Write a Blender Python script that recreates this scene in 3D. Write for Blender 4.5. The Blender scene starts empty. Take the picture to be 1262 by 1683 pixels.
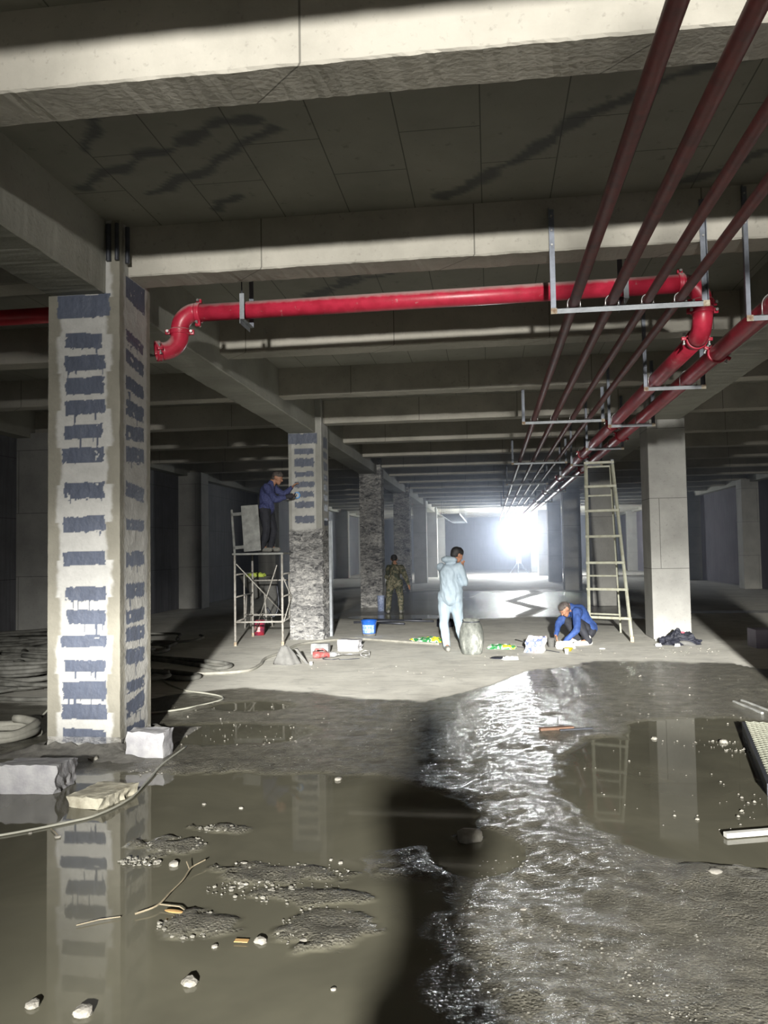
import bpy, bmesh, math, random
from mathutils import Vector, Matrix, noise
from math import sin, cos, pi, sqrt
random.seed(7)
S = bpy.context.scene
COL = S.collection
V = Vector

# ------------------------------------------------------------------ camera
YAW, PITCH, ROLL, FPX, CAMH = .12794, .0472, -.0164, 1340.55, 1.65
fwd = V((-sin(YAW)*cos(PITCH), cos(YAW)*cos(PITCH), sin(PITCH)))
rgt = V((cos(YAW), sin(YAW), 0)); upv = rgt.cross(fwd)
r2 = cos(ROLL)*rgt + sin(ROLL)*upv; u2 = -sin(ROLL)*rgt + cos(ROLL)*upv
cam_data = bpy.data.cameras.new('camera'); cam = bpy.data.objects.new('camera', cam_data); COL.objects.link(cam)
M = Matrix((r2, u2, -fwd)).transposed().to_4x4(); M.translation = V((0, 0, CAMH)); cam.matrix_world = M
cam_data.sensor_width = 36; cam_data.sensor_fit = 'AUTO'; cam_data.lens = 36*FPX/1683
cam_data.clip_start = .05; cam_data.clip_end = 300
S.camera = cam
# ------------------------------------------------------------------ light, world, exposure
S.view_settings.view_transform = 'Standard'; S.view_settings.look = 'None'
S.view_settings.gamma = 1; S.view_settings.use_curve_mapping = False
S.view_settings.exposure = 0.0
LAMP = V((.65, -8.2, 3.3))            # flood light on its mast behind the camera
FAR = V((1.72, 50.0, 2.5))            # round site lamp far down the hall
AMBIENT = .03
w = bpy.data.worlds.new('world'); S.world = w; w.use_nodes = True
w.node_tree.nodes['Background'].inputs[0].default_value = (.80, .86, 1, 1)
w.node_tree.nodes['Background'].inputs[1].default_value = AMBIENT
def aim(o, d): o.rotation_euler = V(d).to_track_quat('-Z', 'Y').to_euler()
def lamp(name, kind, loc, energy, color, **k):
    l = bpy.data.lights.new(name, kind); l.energy = energy; l.color = color
    for a, b in k.items():
        if a != 'dir': setattr(l, a, b)
    o = bpy.data.objects.new(name, l); o.location = loc; COL.objects.link(o)
    if 'dir' in k: aim(o, k['dir'])
    return o
def profile(o, vert, hor):
    """photometric distribution of a reflector lamp: strength by elevation and by azimuth (sines)"""
    l = o.data; l.use_nodes = True; nt = l.node_tree; e = nt.nodes['Emission']
    tc = nt.nodes.new('ShaderNodeTexCoord'); sp = nt.nodes.new('ShaderNodeSeparateXYZ'); nt.links.new(tc.outputs['Normal'], sp.inputs[0])
    outs = []
    for ax, st in ((1, vert), (0, hor)):
        mr = nt.nodes.new('ShaderNodeMapRange'); mr.inputs[1].default_value = -.6; mr.inputs[2].default_value = .6
        nt.links.new(sp.outputs[ax], mr.inputs[0]); r = nt.nodes.new('ShaderNodeValToRGB'); el = r.color_ramp.elements
        while len(el) < len(st): el.new(.5)
        for x, (p, v) in zip(el, st): x.position = (p+.6)/1.2; x.color = (v, v, v, 1)
        nt.links.new(mr.outputs[0], r.inputs[0]); outs.append(r.outputs[0])
    m = nt.nodes.new('ShaderNodeMath'); m.operation = 'MULTIPLY'; nt.links.new(outs[0], m.inputs[0]); nt.links.new(outs[1], m.inputs[1])
    nt.links.new(m.outputs[0], e.inputs['Strength'])
fl = lamp('flood_beam', 'SPOT', LAMP, 105000, (1, .97, .905), spot_size=math.radians(120), spot_blend=.3, shadow_soft_size=.17, dir=(0, 1, 0))
profile(fl, [(-.45, .20), (-.27, .30), (-.215, .36), (-.185, .78), (-.15, 1), (-.125, .55), (-.07, .16), (0, .10), (.08, .13)], [(-.46, .03), (-.36, .14), (-.28, .33), (-.245, .42), (-.19, 1), (.27, 1), (.48, .6)])
# unseen soft fill added behind the camera to lift the near surfaces
lamp('rear_fill_light', 'AREA', (-3.5, -9, 2.6), 35, (.9, .95, 1), shape='RECTANGLE', size=4, size_y=2, dir=(.25, 1, .12))
for cyc in [S.cycles]:
    cyc.max_bounces = 6; cyc.diffuse_bounces = 4; cyc.glossy_bounces = 3; cyc.transmission_bounces = 4; cyc.volume_bounces = 0
    cyc.sample_clamp_indirect = 4; cyc.use_denoising = True; cyc.caustics_reflective = False; cyc.caustics_refractive = False

# ------------------------------------------------------------------ node materials
MATS = {}
def newmat(name):
    m = bpy.data.materials.new(name); m.use_nodes = True; nt = m.node_tree
    b = nt.nodes['Principled BSDF']; MATS[name] = m
    return m, nt, b
def N(nt, typ, **k):
    n = nt.nodes.new(typ)
    for a, v in k.items():
        if a.startswith('i_'):
            key = a[2:]; key = int(key) if key.isdigit() else key.replace('_', ' ')
            n.inputs[key].default_value = v
        else: setattr(n, a, v)
    return n
def LK(nt, a, b): nt.links.new(a, b)
def c4(c): return (c[0], c[1], c[2], 1)
def ramp(nt, fac, stops, interp='LINEAR'):
    r = nt.nodes.new('ShaderNodeValToRGB'); r.color_ramp.interpolation = interp
    e = r.color_ramp.elements
    while len(e) < len(stops): e.new(.5)
    for x, (p, c) in zip(e, stops): x.position = p; x.color = c4(c) if hasattr(c, '__len__') else (c, c, c, 1)
    LK(nt, fac, r.inputs[0]); return r.outputs[0]
def mixc(nt, fac, a, b, mode='MIX'):
    m = nt.nodes.new('ShaderNodeMix'); m.data_type = 'RGBA'; m.blend_type = mode
    for s, v in ((m.inputs[0], fac), (m.inputs[6], a), (m.inputs[7], b)):
        if isinstance(v, bpy.types.NodeSocket): LK(nt, v, s)
        else: s.default_value = v if not hasattr(v, '__len__') else c4(v)
    return m.outputs[2]
def mth(nt, op, a, b=0.0, c=None, clamp=False):
    m = nt.nodes.new('ShaderNodeMath'); m.operation = op; m.use_clamp = clamp
    for s, v in zip(m.inputs, (a, b, c)):
        if v is None: continue
        if isinstance(v, bpy.types.NodeSocket): LK(nt, v, s)
        else: s.default_value = v
    return m.outputs[0]
def coords(nt, scale=(1, 1, 1), rot=(0, 0, 0)):
    t = nt.nodes.new('ShaderNodeTexCoord'); mp = nt.nodes.new('ShaderNodeMapping')
    mp.inputs['Scale'].default_value = scale; mp.inputs['Rotation'].default_value = rot
    LK(nt, t.outputs['Object'], mp.inputs[0]); return mp.outputs[0]
def nz(nt, vec, scale, detail=4, rough=.55, dist=0):
    n = N(nt, 'ShaderNodeTexNoise', i_Scale=scale, i_Detail=detail, i_Roughness=rough, i_Distortion=dist)
    LK(nt, vec, n.inputs['Vector']); return n.outputs['Fac']
def bump(nt, b, h, strength=.3, dist=.02):
    n = N(nt, 'ShaderNodeBump', i_Strength=strength, i_Distance=dist); LK(nt, h, n.inputs['Height'])
    LK(nt, n.outputs[0], b.inputs['Normal'])
def simple(name, col, rough=.6, var=.15, scale=8, bmp=.15, bscale=60, metal=0, spec=.5, col2=None, mixs=.5, stretch=(1, 1, 1)):
    m, nt, b = newmat(name); c = coords(nt, stretch)
    f = nz(nt, c, scale)
    col2 = col2 or tuple(x*(1-var) for x in col)
    d = ramp(nt, f, [(mixs-.18, col2), (mixs+.15, col)])
    LK(nt, d, b.inputs['Base Color']); b.inputs['Roughness'].default_value = rough
    b.inputs['Metallic'].default_value = metal; b.inputs['Specular IOR Level'].default_value = spec
    if bmp: bump(nt, b, nz(nt, c, bscale), bmp, .01)
    return m
def concrete(name, col, dark, seams=None, blot=1.4, streak=False):
    m, nt, b = newmat(name); c = coords(nt)
    f = nz(nt, c, blot, 6, .6)
    d = ramp(nt, f, [(.32, dark), (.62, col)])
    f2 = nz(nt, c, 22, 3, .6)
    d = mixc(nt, ramp(nt, f2, [(.60, 0), (.74, .35)]), d, tuple(x*.45 for x in dark))      # pores, grime spots
    if streak:
        sc = coords(nt, (9, 9, .5)); d = mixc(nt, ramp(nt, nz(nt, sc, 1.5, 4), [(.45, 0), (.7, .5)]), d, tuple(x*.6 for x in dark))
    if seams:
        sw, sh, rot, plane = seams
        t = coords(nt, (1, 1, 1), rot)
        br = N(nt, 'ShaderNodeTexBrick', i_Scale=1.0, i_Mortar_Size=.006, i_Brick_Width=sw, i_Row_Height=sh)
        br.offset = .35
        if plane == 'XZ':
            sep = nt.nodes.new('ShaderNodeSeparateXYZ'); cmb = nt.nodes.new('ShaderNodeCombineXYZ')
            LK(nt, t, sep.inputs[0]); LK(nt, mth(nt, 'ADD', sep.outputs[0], sep.outputs[1]), cmb.inputs[0]); LK(nt, sep.outputs[2], cmb.inputs[1]); t = cmb.outputs[0]
        LK(nt, t, br.inputs['Vector'])
        d = mixc(nt, mth(nt, 'MULTIPLY', br.outputs['Fac'], .75), d, tuple(x*.3 for x in dark))
    LK(nt, d, b.inputs['Base Color']); b.inputs['Roughness'].default_value = .85
    b.inputs['Specular IOR Level'].default_value = .3
    bump(nt, b, mth(nt, 'ADD', nz(nt, c, 30, 5), mth(nt, 'MULTIPLY', nz(nt, c, 4), 2)), .25, .012)
    return m

# ------------------------------------------------------------------ mesh helpers
def obj(name, bm, mat, parent=None, smooth=False, loc=None):
    me = bpy.data.meshes.new(name)
    bmesh.ops.recalc_face_normals(bm, faces=bm.faces)
    bm.to_mesh(me); bm.free()
    if mat: me.materials.append(mat if not isinstance(mat, str) else MATS[mat])
    if smooth: me.polygons.foreach_set('use_smooth', [True]*len(me.polygons))
    o = bpy.data.objects.new(name, me); COL.objects.link(o)
    if parent: o.parent = parent
    if loc: o.location = loc
    return o
def tag(o, label, cat, group=None, kind=None):
    if label: o['label'] = label
    if cat: o['category'] = cat
    if group: o['group'] = group
    if kind: o['kind'] = kind
    return o
def thing(name, label, cat, loc=(0, 0, 0), rz=0, group=None):
    o = bpy.data.objects.new(name, None); COL.objects.link(o); o.location = loc; o.rotation_euler = (0, 0, rz)
    o.empty_display_size = .2
    return tag(o, label, cat, group)
def copy_tree(o, parent=None):
    c = o.copy(); COL.objects.link(c)
    if parent: c.parent = parent
    for ch in list(o.children):
        copy_tree(ch, c)
    return c
def bx(bm, lo, hi, bev=0, mtx=None):
    g = bmesh.ops.create_cube(bm, size=1)['verts']
    lo, hi = V(lo), V(hi)
    for v in g:
        v.co = V([(lo[i]+hi[i])/2 + v.co[i]*(hi[i]-lo[i]) for i in range(3)])
    if bev:
        es = list({e for v in g for e in v.link_edges})
        r = bmesh.ops.bevel(bm, geom=es, offset=bev, segments=2, affect='EDGES', profile=.5)
        g = list({v for f in r['faces'] for v in f.verts} | {v for v in g if v.is_valid})
    if mtx:
        for v in g: v.co = mtx @ v.co
    return g
def box(lo, hi, bev=0, mtx=None):
    bm = bmesh.new(); bx(bm, lo, hi, bev, mtx); return bm
def tube(bm, pts, r, seg=12, cap=True, closed=False, squash=1):
    pts = [V(p) for p in pts]; n = len(pts)
    rad = r if hasattr(r, '__len__') else [r]*n
    tans = []
    for i in range(n):
        a = pts[(i-1) % n] if (i > 0 or closed) else pts[0]; b = pts[(i+1) % n] if (i < n-1 or closed) else pts[-1]
        tans.append((b-a).normalized())
    t0 = tans[0]; nrm = t0.cross(V((0, 0, 1)))
    if nrm.length < .05: nrm = t0.cross(V((1, 0, 0)))
    nrm.normalize(); rings = []
    for i in range(n):
        t = tans[i]; nrm = (nrm - t*nrm.dot(t)).normalized(); bi = t.cross(nrm)
        rings.append([bm.verts.new(pts[i] + (nrm*cos(2*pi*k/seg) + bi*squash*sin(2*pi*k/seg))*rad[i]) for k in range(seg)])
    for i in range(n-1 if not closed else n):
        a, b = rings[i], rings[(i+1) % n]
        for k in range(seg):
            bm.faces.new((a[k], a[(k+1) % seg], b[(k+1) % seg], b[k]))
    if cap and not closed:
        bm.faces.new(rings[0]); bm.faces.new(rings[-1])
def TB(pts, r, seg=12, **k):
    bm = bmesh.new(); tube(bm, pts, r, seg, **k); return bm
def lathe(prof, seg=28, cap=(True, True)):
    bm = bmesh.new(); rings = []
    for r, z in prof: rings.append([bm.verts.new((r*cos(2*pi*k/seg), r*sin(2*pi*k/seg), z)) for k in range(seg)])
    for a, b in zip(rings, rings[1:]):
        for k in range(seg): bm.faces.new((a[k], a[(k+1) % seg], b[(k+1) % seg], b[k]))
    if cap[0]: bm.faces.new(rings[0])
    if cap[1]: bm.faces.new(rings[-1])
    return bm
def arc(c, a, b, ang0, ang1, r, n=10):
    c, a, b = V(c), V(a), V(b)
    return [c + a*r*cos(ang0+(ang1-ang0)*i/n) + b*r*sin(ang0+(ang1-ang0)*i/n) for i in range(n+1)]
def smooth_path(pts, n=8):
    pts = [V(p) for p in pts]; out = []
    P = [pts[0]*2-pts[1]] + pts + [pts[-1]*2-pts[-2]]
    for i in range(1, len(P)-2):
        p0, p1, p2, p3 = P[i-1:i+3]
        for k in range(n):
            t = k/n
            out.append(.5*((2*p1)+(p2-p0)*t+(2*p0-5*p1+4*p2-p3)*t*t+(3*p1-p0-3*p2+p3)*t**3))
    out.append(pts[-1]); return out
def fn(p, s, o=4): return noise.fractal(V(p)*s, 1.0, 2.0, o)
def gridmesh(name, xs, ys, f, mat, attrs=()):
    """tensor grid; f(x,y) -> (Vector, {attr: value})"""
    vs, vals = [], {a: [] for a in attrs}
    for y in ys:
        for x in xs:
            p, d = f(x, y); vs.append(p)
            for a in attrs: vals[a].append(d[a])
    nx = len(xs); fs = [(j*nx+i, j*nx+i+1, (j+1)*nx+i+1, (j+1)*nx+i) for j in range(len(ys)-1) for i in range(nx-1)]
    me = bpy.data.meshes.new(name); me.from_pydata([tuple(v) for v in vs], [], fs)
    for a in attrs:
        at = me.attributes.new(a, 'FLOAT', 'POINT'); at.data.foreach_set('value', vals[a])
    me.polygons.foreach_set('use_smooth', [True]*len(me.polygons))
    me.materials.append(MATS[mat]); o = bpy.data.objects.new(name, me); COL.objects.link(o); return o
def span(a, b, step):
    n = max(1, round((b-a)/step)); return [a+(b-a)*i/n for i in range(n)]
ORD = ['first', 'second', 'third', 'fourth', 'fifth', 'sixth', 'seventh', 'eighth', 'ninth', 'tenth', 'eleventh', 'twelfth', 'thirteenth', 'fourteenth', 'fifteenth', 'sixteenth', 'seventeenth', 'eighteenth', 'nineteenth', 'twentieth', 'twenty-first', 'twenty-second', 'twenty-third', 'twenty-fourth', 'twenty-fifth']

# ------------------------------------------------------------------ materials of the hall
concrete('beam_concrete', (.44, .42, .37), (.31, .30, .26), seams=(1.83, 8.0, (0, 0, 0), 'XZ'), blot=1.1)
concrete('girder_concrete', (.33, .33, .29), (.24, .24, .21), blot=.9)
concrete('wall_concrete', (.20, .205, .225), (.12, .125, .14), seams=(2.4, 1.2, (0, 0, 0), 'XZ'), blot=.7, streak=True)
concrete('wall_violet', (.27, .25, .30), (.17, .16, .20), seams=(2.4, 9, (0, 0, 0), 'XZ'), blot=.9, streak=True)
concrete('column_smooth', (.40, .40, .38), (.30, .30, .285), seams=(9, 1.25, (0, 0, 0), 'XZ'), blot=1.6)
def m_ceiling():
    m, nt, b = newmat('ceiling_concrete'); c = coords(nt)
    d = ramp(nt, nz(nt, c, .8, 6, .6), [(.3, (.19, .19, .165)), (.65, (.27, .265, .23))])
    d = mixc(nt, ramp(nt, nz(nt, c, 9, 4, .65), [(.62, 0), (.72, .5)]), d, (.09, .09, .08))
    br = N(nt, 'ShaderNodeTexBrick', i_Scale=1.0, i_Mortar_Size=.005, i_Brick_Width=1.83, i_Row_Height=.56); br.offset = .3
    t = coords(nt, (1, 1, 1), (0, 0, pi/2)); LK(nt, t, br.inputs['Vector'])
    d = mixc(nt, mth(nt, 'MULTIPLY', br.outputs['Fac'], .8), d, (.06, .06, .05))
    a = N(nt, 'ShaderNodeAttribute', attribute_name='stain')
    d = mixc(nt, mth(nt, 'MULTIPLY', a.outputs['Fac'], .8), d, (.065, .07, .075))
    LK(nt, d, b.inputs['Base Color']); b.inputs['Roughness'].default_value = .8
    bump(nt, b, nz(nt, c, 14, 5), .25, .01)
m_ceiling()
def m_floor():
    m, nt, b = newmat('floor_wet_concrete'); c = coords(nt)
    wet = N(nt, 'ShaderNodeAttribute', attribute_name='wet').outputs['Fac']
    pud = N(nt, 'ShaderNodeAttribute', attribute_name='puddle').outputs['Fac']
    grit = N(nt, 'ShaderNodeAttribute', attribute_name='grit').outputs['Fac']
    dry = ramp(nt, nz(nt, c, .9, 7, .65), [(.3, (.52, .51, .46)), (.6, (.69, .68, .62)), (.75, (.76, .75, .69))])
    dry = mixc(nt, ramp(nt, nz(nt, coords(nt, (1, 3, 1)), 3.5, 6, .7), [(.52, 0), (.70, .55)]), dry, (.30, .30, .28))
    dry = mixc(nt, ramp(nt, nz(nt, coords(nt, (1, 2, 1)), 1.3, 9, .75, 1.5), [(.50, 0), (.62, .5)]), dry, (.38, .375, .35))
    dry = mixc(nt, ramp(nt, nz(nt, c, 30, 3, .6), [(.66, 0), (.74, .5)]), dry, (.22, .22, .2))
    mud = ramp(nt, nz(nt, c, 6, 7, .7), [(.3, (.06, .058, .048)), (.6, (.115, .11, .09)), (.8, (.17, .163, .135))])
    mud = mixc(nt, ramp(nt, nz(nt, coords(nt, (1, 1, 1)), 95, 2, .6), [(.64, 0), (.72, .7)]), mud, (.34, .33, .30))
    murk = ramp(nt, nz(nt, c, 1.1, 4, .6, .6), [(.3, (.085, .082, .062)), (.7, (.13, .125, .093))])
    wc = mixc(nt, pud, mud, murk)
    d = mixc(nt, wet, dry, wc); LK(nt, d, b.inputs['Base Color'])
    n1 = nz(nt, c, 55, 5, .6); vor = N(nt, 'ShaderNodeTexVoronoi', i_Scale=70.0); LK(nt, c, vor.inputs['Vector'])
    h = mth(nt, 'ADD', mth(nt, 'MULTIPLY', n1, 1.0), mth(nt, 'MULTIPLY', vor.outputs['Distance'], mth(nt, 'MULTIPLY', grit, -1.2)))
    h = mth(nt, 'ADD', h, mth(nt, 'MULTIPLY', nz(nt, c, 9, 3), 1.6))
    h = mth(nt, 'ADD', h, mth(nt, 'MULTIPLY', nz(nt, c, 150, 4, .7), .7))
    land = mth(nt, 'SUBTRACT', 1.0, pud)
    amp = mth(nt, 'MULTIPLY', land, mth(nt, 'ADD', .25, mth(nt, 'MULTIPLY', wet, .75)))
    bn = nt.nodes.new('ShaderNodeBump'); bn.inputs['Distance'].default_value = .012
    LK(nt, mth(nt, 'MULTIPLY', amp, .75), bn.inputs['Strength']); LK(nt, h, bn.inputs['Height']); LK(nt, bn.outputs[0], b.inputs['Normal'])
    wr = mth(nt, 'ADD', mth(nt, 'MULTIPLY', land, .12), .03)
    rg = nt.nodes.new('ShaderNodeMix'); rg.data_type = 'FLOAT'; LK(nt, wet, rg.inputs[0]); rg.inputs[2].default_value = .78; LK(nt, wr, rg.inputs[3])
    LK(nt, rg.outputs[0], b.inputs['Roughness']); b.inputs['IOR'].default_value = 1.36
m_floor()
def m_patched(name, blue, white, beige, drip=True):
    """painted column: three masks, stored on the mesh, choose paint, skim coat and raw mortar"""
    m, nt, b = newmat(name); c = coords(nt)
    pa = N(nt, 'ShaderNodeAttribute', attribute_name='paint').outputs['Fac']
    wh = N(nt, 'ShaderNodeAttribute', attribute_name='skim').outputs['Fac']
    ro = N(nt, 'ShaderNodeAttribute', attribute_name='rough').outputs['Fac']
    d0 = ramp(nt, nz(nt, c, 3.5, 5, .6), [(.3, tuple(x*.78 for x in beige)), (.7, beige)])
    d1 = ramp(nt, nz(nt, c, 7, 5, .65), [(.3, tuple(x*.82 for x in white)), (.65, white)])
    d2 = ramp(nt, nz(nt, coords(nt, (3, 3, .8)), 9, 5, .7), [(.3, tuple(x*.8 for x in blue)), (.7, tuple(x*1.15 for x in blue))])
    sc = coords(nt, (1, 1, 2.2))
    d3 = ramp(nt, mth(nt, 'ADD', nz(nt, sc, 7, 9, .8, 1.2), mth(nt, 'MULTIPLY', mth(nt, 'SUBTRACT', nz(nt, sc, 1.8, 3, .6), .5), .35)), [(.38, (.04, .04, .045)), (.45, (.15, .15, .15)), (.52, (.27, .27, .265)), (.64, (.50, .49, .47))])
    d = mixc(nt, wh, d0, d1); d = mixc(nt, pa, d, d2); d = mixc(nt, ro, d, d3)
    LK(nt, d, b.inputs['Base Color'])
    LK(nt, ramp(nt, pa, [(0, .85), (1, .5)]), b.inputs['Roughness'])
    bump(nt, b, mth(nt, 'ADD', nz(nt, c, 35, 5), mth(nt, 'MULTIPLY', nz(nt, sc, 11, 8, .75, .8), mth(nt, 'MULTIPLY', ro, 4))), .4, .012)
m_patched('patched_column_near', (.085, .100, .142), (.47, .47, .455), (.25, .24, .20))
m_patched('patched_column_mid', (.085, .100, .142), (.50, .50, .48), (.34, .34, .31))
m_patched('chipped_column', (.12, .14, .19), (.45, .45, .44), (.35, .35, .34))
def red_pipe(name, col, col2, dust, rough, amt):
    m, nt, b = newmat(name); c = coords(nt); d = ramp(nt, nz(nt, c, 9, 5), [(.35, col2), (.6, col)])
    g = nt.nodes.new('ShaderNodeNewGeometry'); sp = nt.nodes.new('ShaderNodeSeparateXYZ'); LK(nt, g.outputs['Normal'], sp.inputs[0])
    up = mth(nt, 'ADD', sp.outputs[2], mth(nt, 'MULTIPLY', mth(nt, 'SUBTRACT', nz(nt, c, 14, 5), .5), .5))
    d = mixc(nt, ramp(nt, up, [(.25, 0), (.70, amt)]), d, dust)                    # dust settled on the upper side
    d = mixc(nt, ramp(nt, nz(nt, coords(nt, (1, .5, 1)), 13, 6, .7), [(.62, 0), (.72, .5)]), d, dust)
    LK(nt, d, b.inputs['Base Color']); b.inputs['Roughness'].default_value = rough; bump(nt, b, nz(nt, c, 60), .08, .01)
red_pipe('bright_red', (.50, .028, .062), (.38, .018, .040), (.46, .36, .34), .36, .85)
simple('dust_red', (.50, .02, .035), .4, .3, 5, .1)
simple('dark_red', (.19, .030, .030), .45, .4, 6, .15, col2=(.10, .022, .024), mixs=.45)
red_pipe('worn_red', (.165, .034, .032), (.10, .028, .028), (.24, .15, .13), .5, .6)
simple('dark_steel', (.06, .065, .08), .45, .3, 14, .1, metal=.4)
simple('galvanised', (.25, .27, .29), .5, .3, 9, .1, metal=.35)
simple('rod_steel', (.55, .55, .54), .35, .3, 20, .05, metal=.8)
simple('rust', (.46, .42, .33), .8, .5, 30, .3, col2=(.2, .12, .07))
# ------------------------------------------------------------------ the hall
HC, HB, HG = 4.54, 4.10, 3.905
XW0, XW1, YB, YE = -9.3, 10.0, -14.0, 66.0
CY = [6.58 + 8.515*k for k in range(-2, 7)]           # column rows (front faces)
BY = [6.75 + 2.838*k for k in range(-5, 21)]          # beam front faces

def seg_dist(p, a, b):
    ax, ay = a; bx_, by_ = b; dx, dy = bx_-ax, by_-ay
    t = max(0, min(1, ((p[0]-ax)*dx+(p[1]-ay)*dy)/(dx*dx+dy*dy+1e-9)))
    return math.hypot(p[0]-ax-dx*t, p[1]-ay-dy*t)
def poly_dist(p, pl): return min(seg_dist(p, a, b) for a, b in zip(pl, pl[1:]))
def lerp_tab(tab, x):
    if x <= tab[0][0]: return tab[0][1]
    for (x0, y0), (x1, y1) in zip(tab, tab[1:]):
        if x <= x1: return y0 + (y1-y0)*(x-x0)/(x1-x0)
    return tab[-1][1]
def sst(a, b, x):
    t = max(0, min(1, (x-a)/(b-a))); return t*t*(3-2*t)

STAINS = [([(-3.12, 5.95), (-2.82, 5.74), (-2.48, 5.57), (-2.2, 5.46), (-1.96, 5.3), (-1.71, 5.16), (-1.5, 5.17)], .075),
          ([(-2.6, 6.15), (-2.05, 5.8), (-1.91, 5.66), (-1.67, 5.5), (-1.39, 5.29)], .06), ([(-2.2, 6.5), (-1.96, 6.28)], .06), ([(-2.81, 5.39), (-2.6, 5.12), (-2.5, 4.9)], .05),
          ([(-.33, 6.55), (0, 6.28), (.27, 6.02), (.36, 5.92), (.47, 5.72), (.69, 5.47), (.87, 5.35), (1.17, 5.12), (1.5, 4.95), (2.0, 4.8)], .075),
          ([(1.56, 6.62), (1.81, 6.45), (2.1, 6.21), (2.5, 6.0)], .05),
          ([(-2.2, 9.2), (-1.4, 8.5), (-.9, 8.3), (-.4, 7.9)], .07), ([(-2.0, 8.9), (-1.2, 8.2)], .05)]
def fc(x, y):
    s = 0
    if -3.6 < x < 3 and 4.5 < y < 9.5:
        wob = .07*fn((x, y, 0), 3.2); wd = 1 + .9*fn((x, y, 5), 4)
        for pl, wdt in STAINS:
            d = poly_dist((x+wob, y+.6*wob), pl); s = max(s, 1-sst(wdt*wd*.55, wdt*wd*1.05, d))
    return V((x, y, HC)), {'stain': s}
xs = span(XW0-.5, -3.4, 1) + span(-3.4, 2.9, .035) + span(2.9, XW1+.5, 1) + [XW1+.5]
ys = span(YB, 4.2, 1) + span(4.2, 6.8, .035) + span(6.8, 9.6, .07) + span(9.6, YE+.5, 2) + [YE+.5]
tag(gridmesh('ceiling', xs, ys, fc, 'ceiling_concrete', ('stain',)), None, None, kind='structure')

# floor: dry slab, wet mud, standing water
WET = [(-9, 9.0), (-5, 8.6), (-4.2, 8.5), (-3.6, 9.45), (-3.03, 9.78), (-2.04, 9.4), (-1.27, 9.04), (-.72, 8.85), (-.34, 9.45), (.41, 11.09), (1.47, 11.98), (2.42, 12.11), (3.29, 11.99), (3.5, 11.4), (5, 11.2), (10, 12)]
POOLS = [(-2.2, 3.2, 2.1, 2.2), (-2.3, 4.9, 2.0, 1.3), (-1.2, 5.4, .9, .75), (-.72, 5.15, .62, .72), (-.12, 4.55, .30, .36), (1.35, 5.9, .95, 1.7), (1.9, 7.4, .9, .9), (2.4, 5.4, 1.1, 1.3), (-3.4, 4.2, 1.5, 1.6),
         (-2.55, 8.6, .5, .35), (-2.35, 20.2, 1.35, .75), (-2.4, 7.3, .9, .5)]
ISLES = [(-1.80, 4.50, .30, .17), (-1.62, 4.80, .24, .10), (-1.34, 3.56, .26, .20), (-1.15, 4.16, .40, .13), (-.75, 3.6, .22, .22), (-.9, 3.9, .3, .1), (-2.4, 6.15, .55, .2), (-.16, 4.76, .1, .06)]
RIDGE = [(.05, 6.5), (.22, 5.44), (.29, 4.78), (.53, 4.13), (.82, 3.89), (1.05, 4.3), (1.3, 4.25)]
RIDGE2 = [(.29, 4.78), (.75, 4.25), (1.2, 3.7)]
def ell(x, y, L):
    return max(1-math.hypot((x-a)/c, (y-b)/d) for a, b, c, d in L)
def ff(x, y):
    yw = lerp_tab(WET, x) + .18*fn((x, y, 3), 1.1) + .04*fn((x, y, 9), 6)
    wet = 1 - sst(-.06, .06, y-yw)
    n2 = .9*fn((x, y, 1), .45)
    if y > 17.5:
        w2 = sst(19.1, 19.7, y + n2*.8 - (x > -.6)*.0) * (1-sst(31, 34, y+n2*2)) * sst(-4.6, -3.8, x) * (1-sst(3.2, 4.2, x))
        z = poly_dist((x, y), [(2.05, 38.05), (1.63, 30.38), (.63, 25.97), (1.29, 22.74), (.78, 20.33)])
        w2 *= 1-.0*z
        wet = max(wet, w2)
    p = 0; g = 0; zz = 0
    if y < 22 and wet > .01:
        f = ell(x, y, POOLS) + .16*fn((x, y, 2), 1.3) + .07*fn((x, y, 7), 5)
        isl = ell(x, y, ISLES) + .55*fn((x, y, 11), 9)
        rd = min(poly_dist((x, y), RIDGE), poly_dist((x, y), RIDGE2))
        f -= 1.2*max(0, isl+.05)
        if y < 8: f -= 1.3*max(0, 1-rd/.18)
        p = sst(-.03, .13, f)*(1 if y < 18 else .97)
        g = (.45 if y < 12 else .15) + .55*sst(-.3, .3, fn((x, y, 13), .8)+(.35 if (y < 4.6 and x > -.4) else 0))
        if isl > -.05: g = 1
        zz = (1-p)*(.008 + .010*fn((x, y, 4), 2.5) + .006*g*fn((x, y, 6), 11) + .018*max(0, 1-rd/.22) + .012*max(0, isl))
        zz = max(zz, 0) if p < .5 else 0
        zz *= wet
    if y > 17.5 and wet > .3:
        ch = sst(.1, .35, abs(x - lerp_tab([(19, .8), (20.3, .78), (22.7, 1.29), (26, .63), (30.4, 1.63)], y)))
        g = .6; p = max(p, .30*sst(-.1, .3, fn((x, y, 21), .35)+.1)*wet)*ch; wet *= .25+.75*ch
    return V((x, y, zz)), {'wet': wet, 'puddle': p, 'grit': g}
ys = span(YB, 2.2, 2); y = 2.2
while y < 12.6: ys.append(y); y += max(.022, y*y*.00085)
while y < 34: ys.append(y); y += .16
ys += span(34, YE+.5, 3) + [YE+.5]
xs = span(XW0-.5, -4.6, .35) + span(-4.6, -2.6, .05) + span(-2.6, 2.2, .025) + span(2.2, 4.2, .05) + span(4.2, XW1+.5, .4) + [XW1+.5]
tag(gridmesh('floor', xs, ys, ff, 'floor_wet_concrete', ('wet', 'puddle', 'grit')), None, None, kind='structure')

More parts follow.
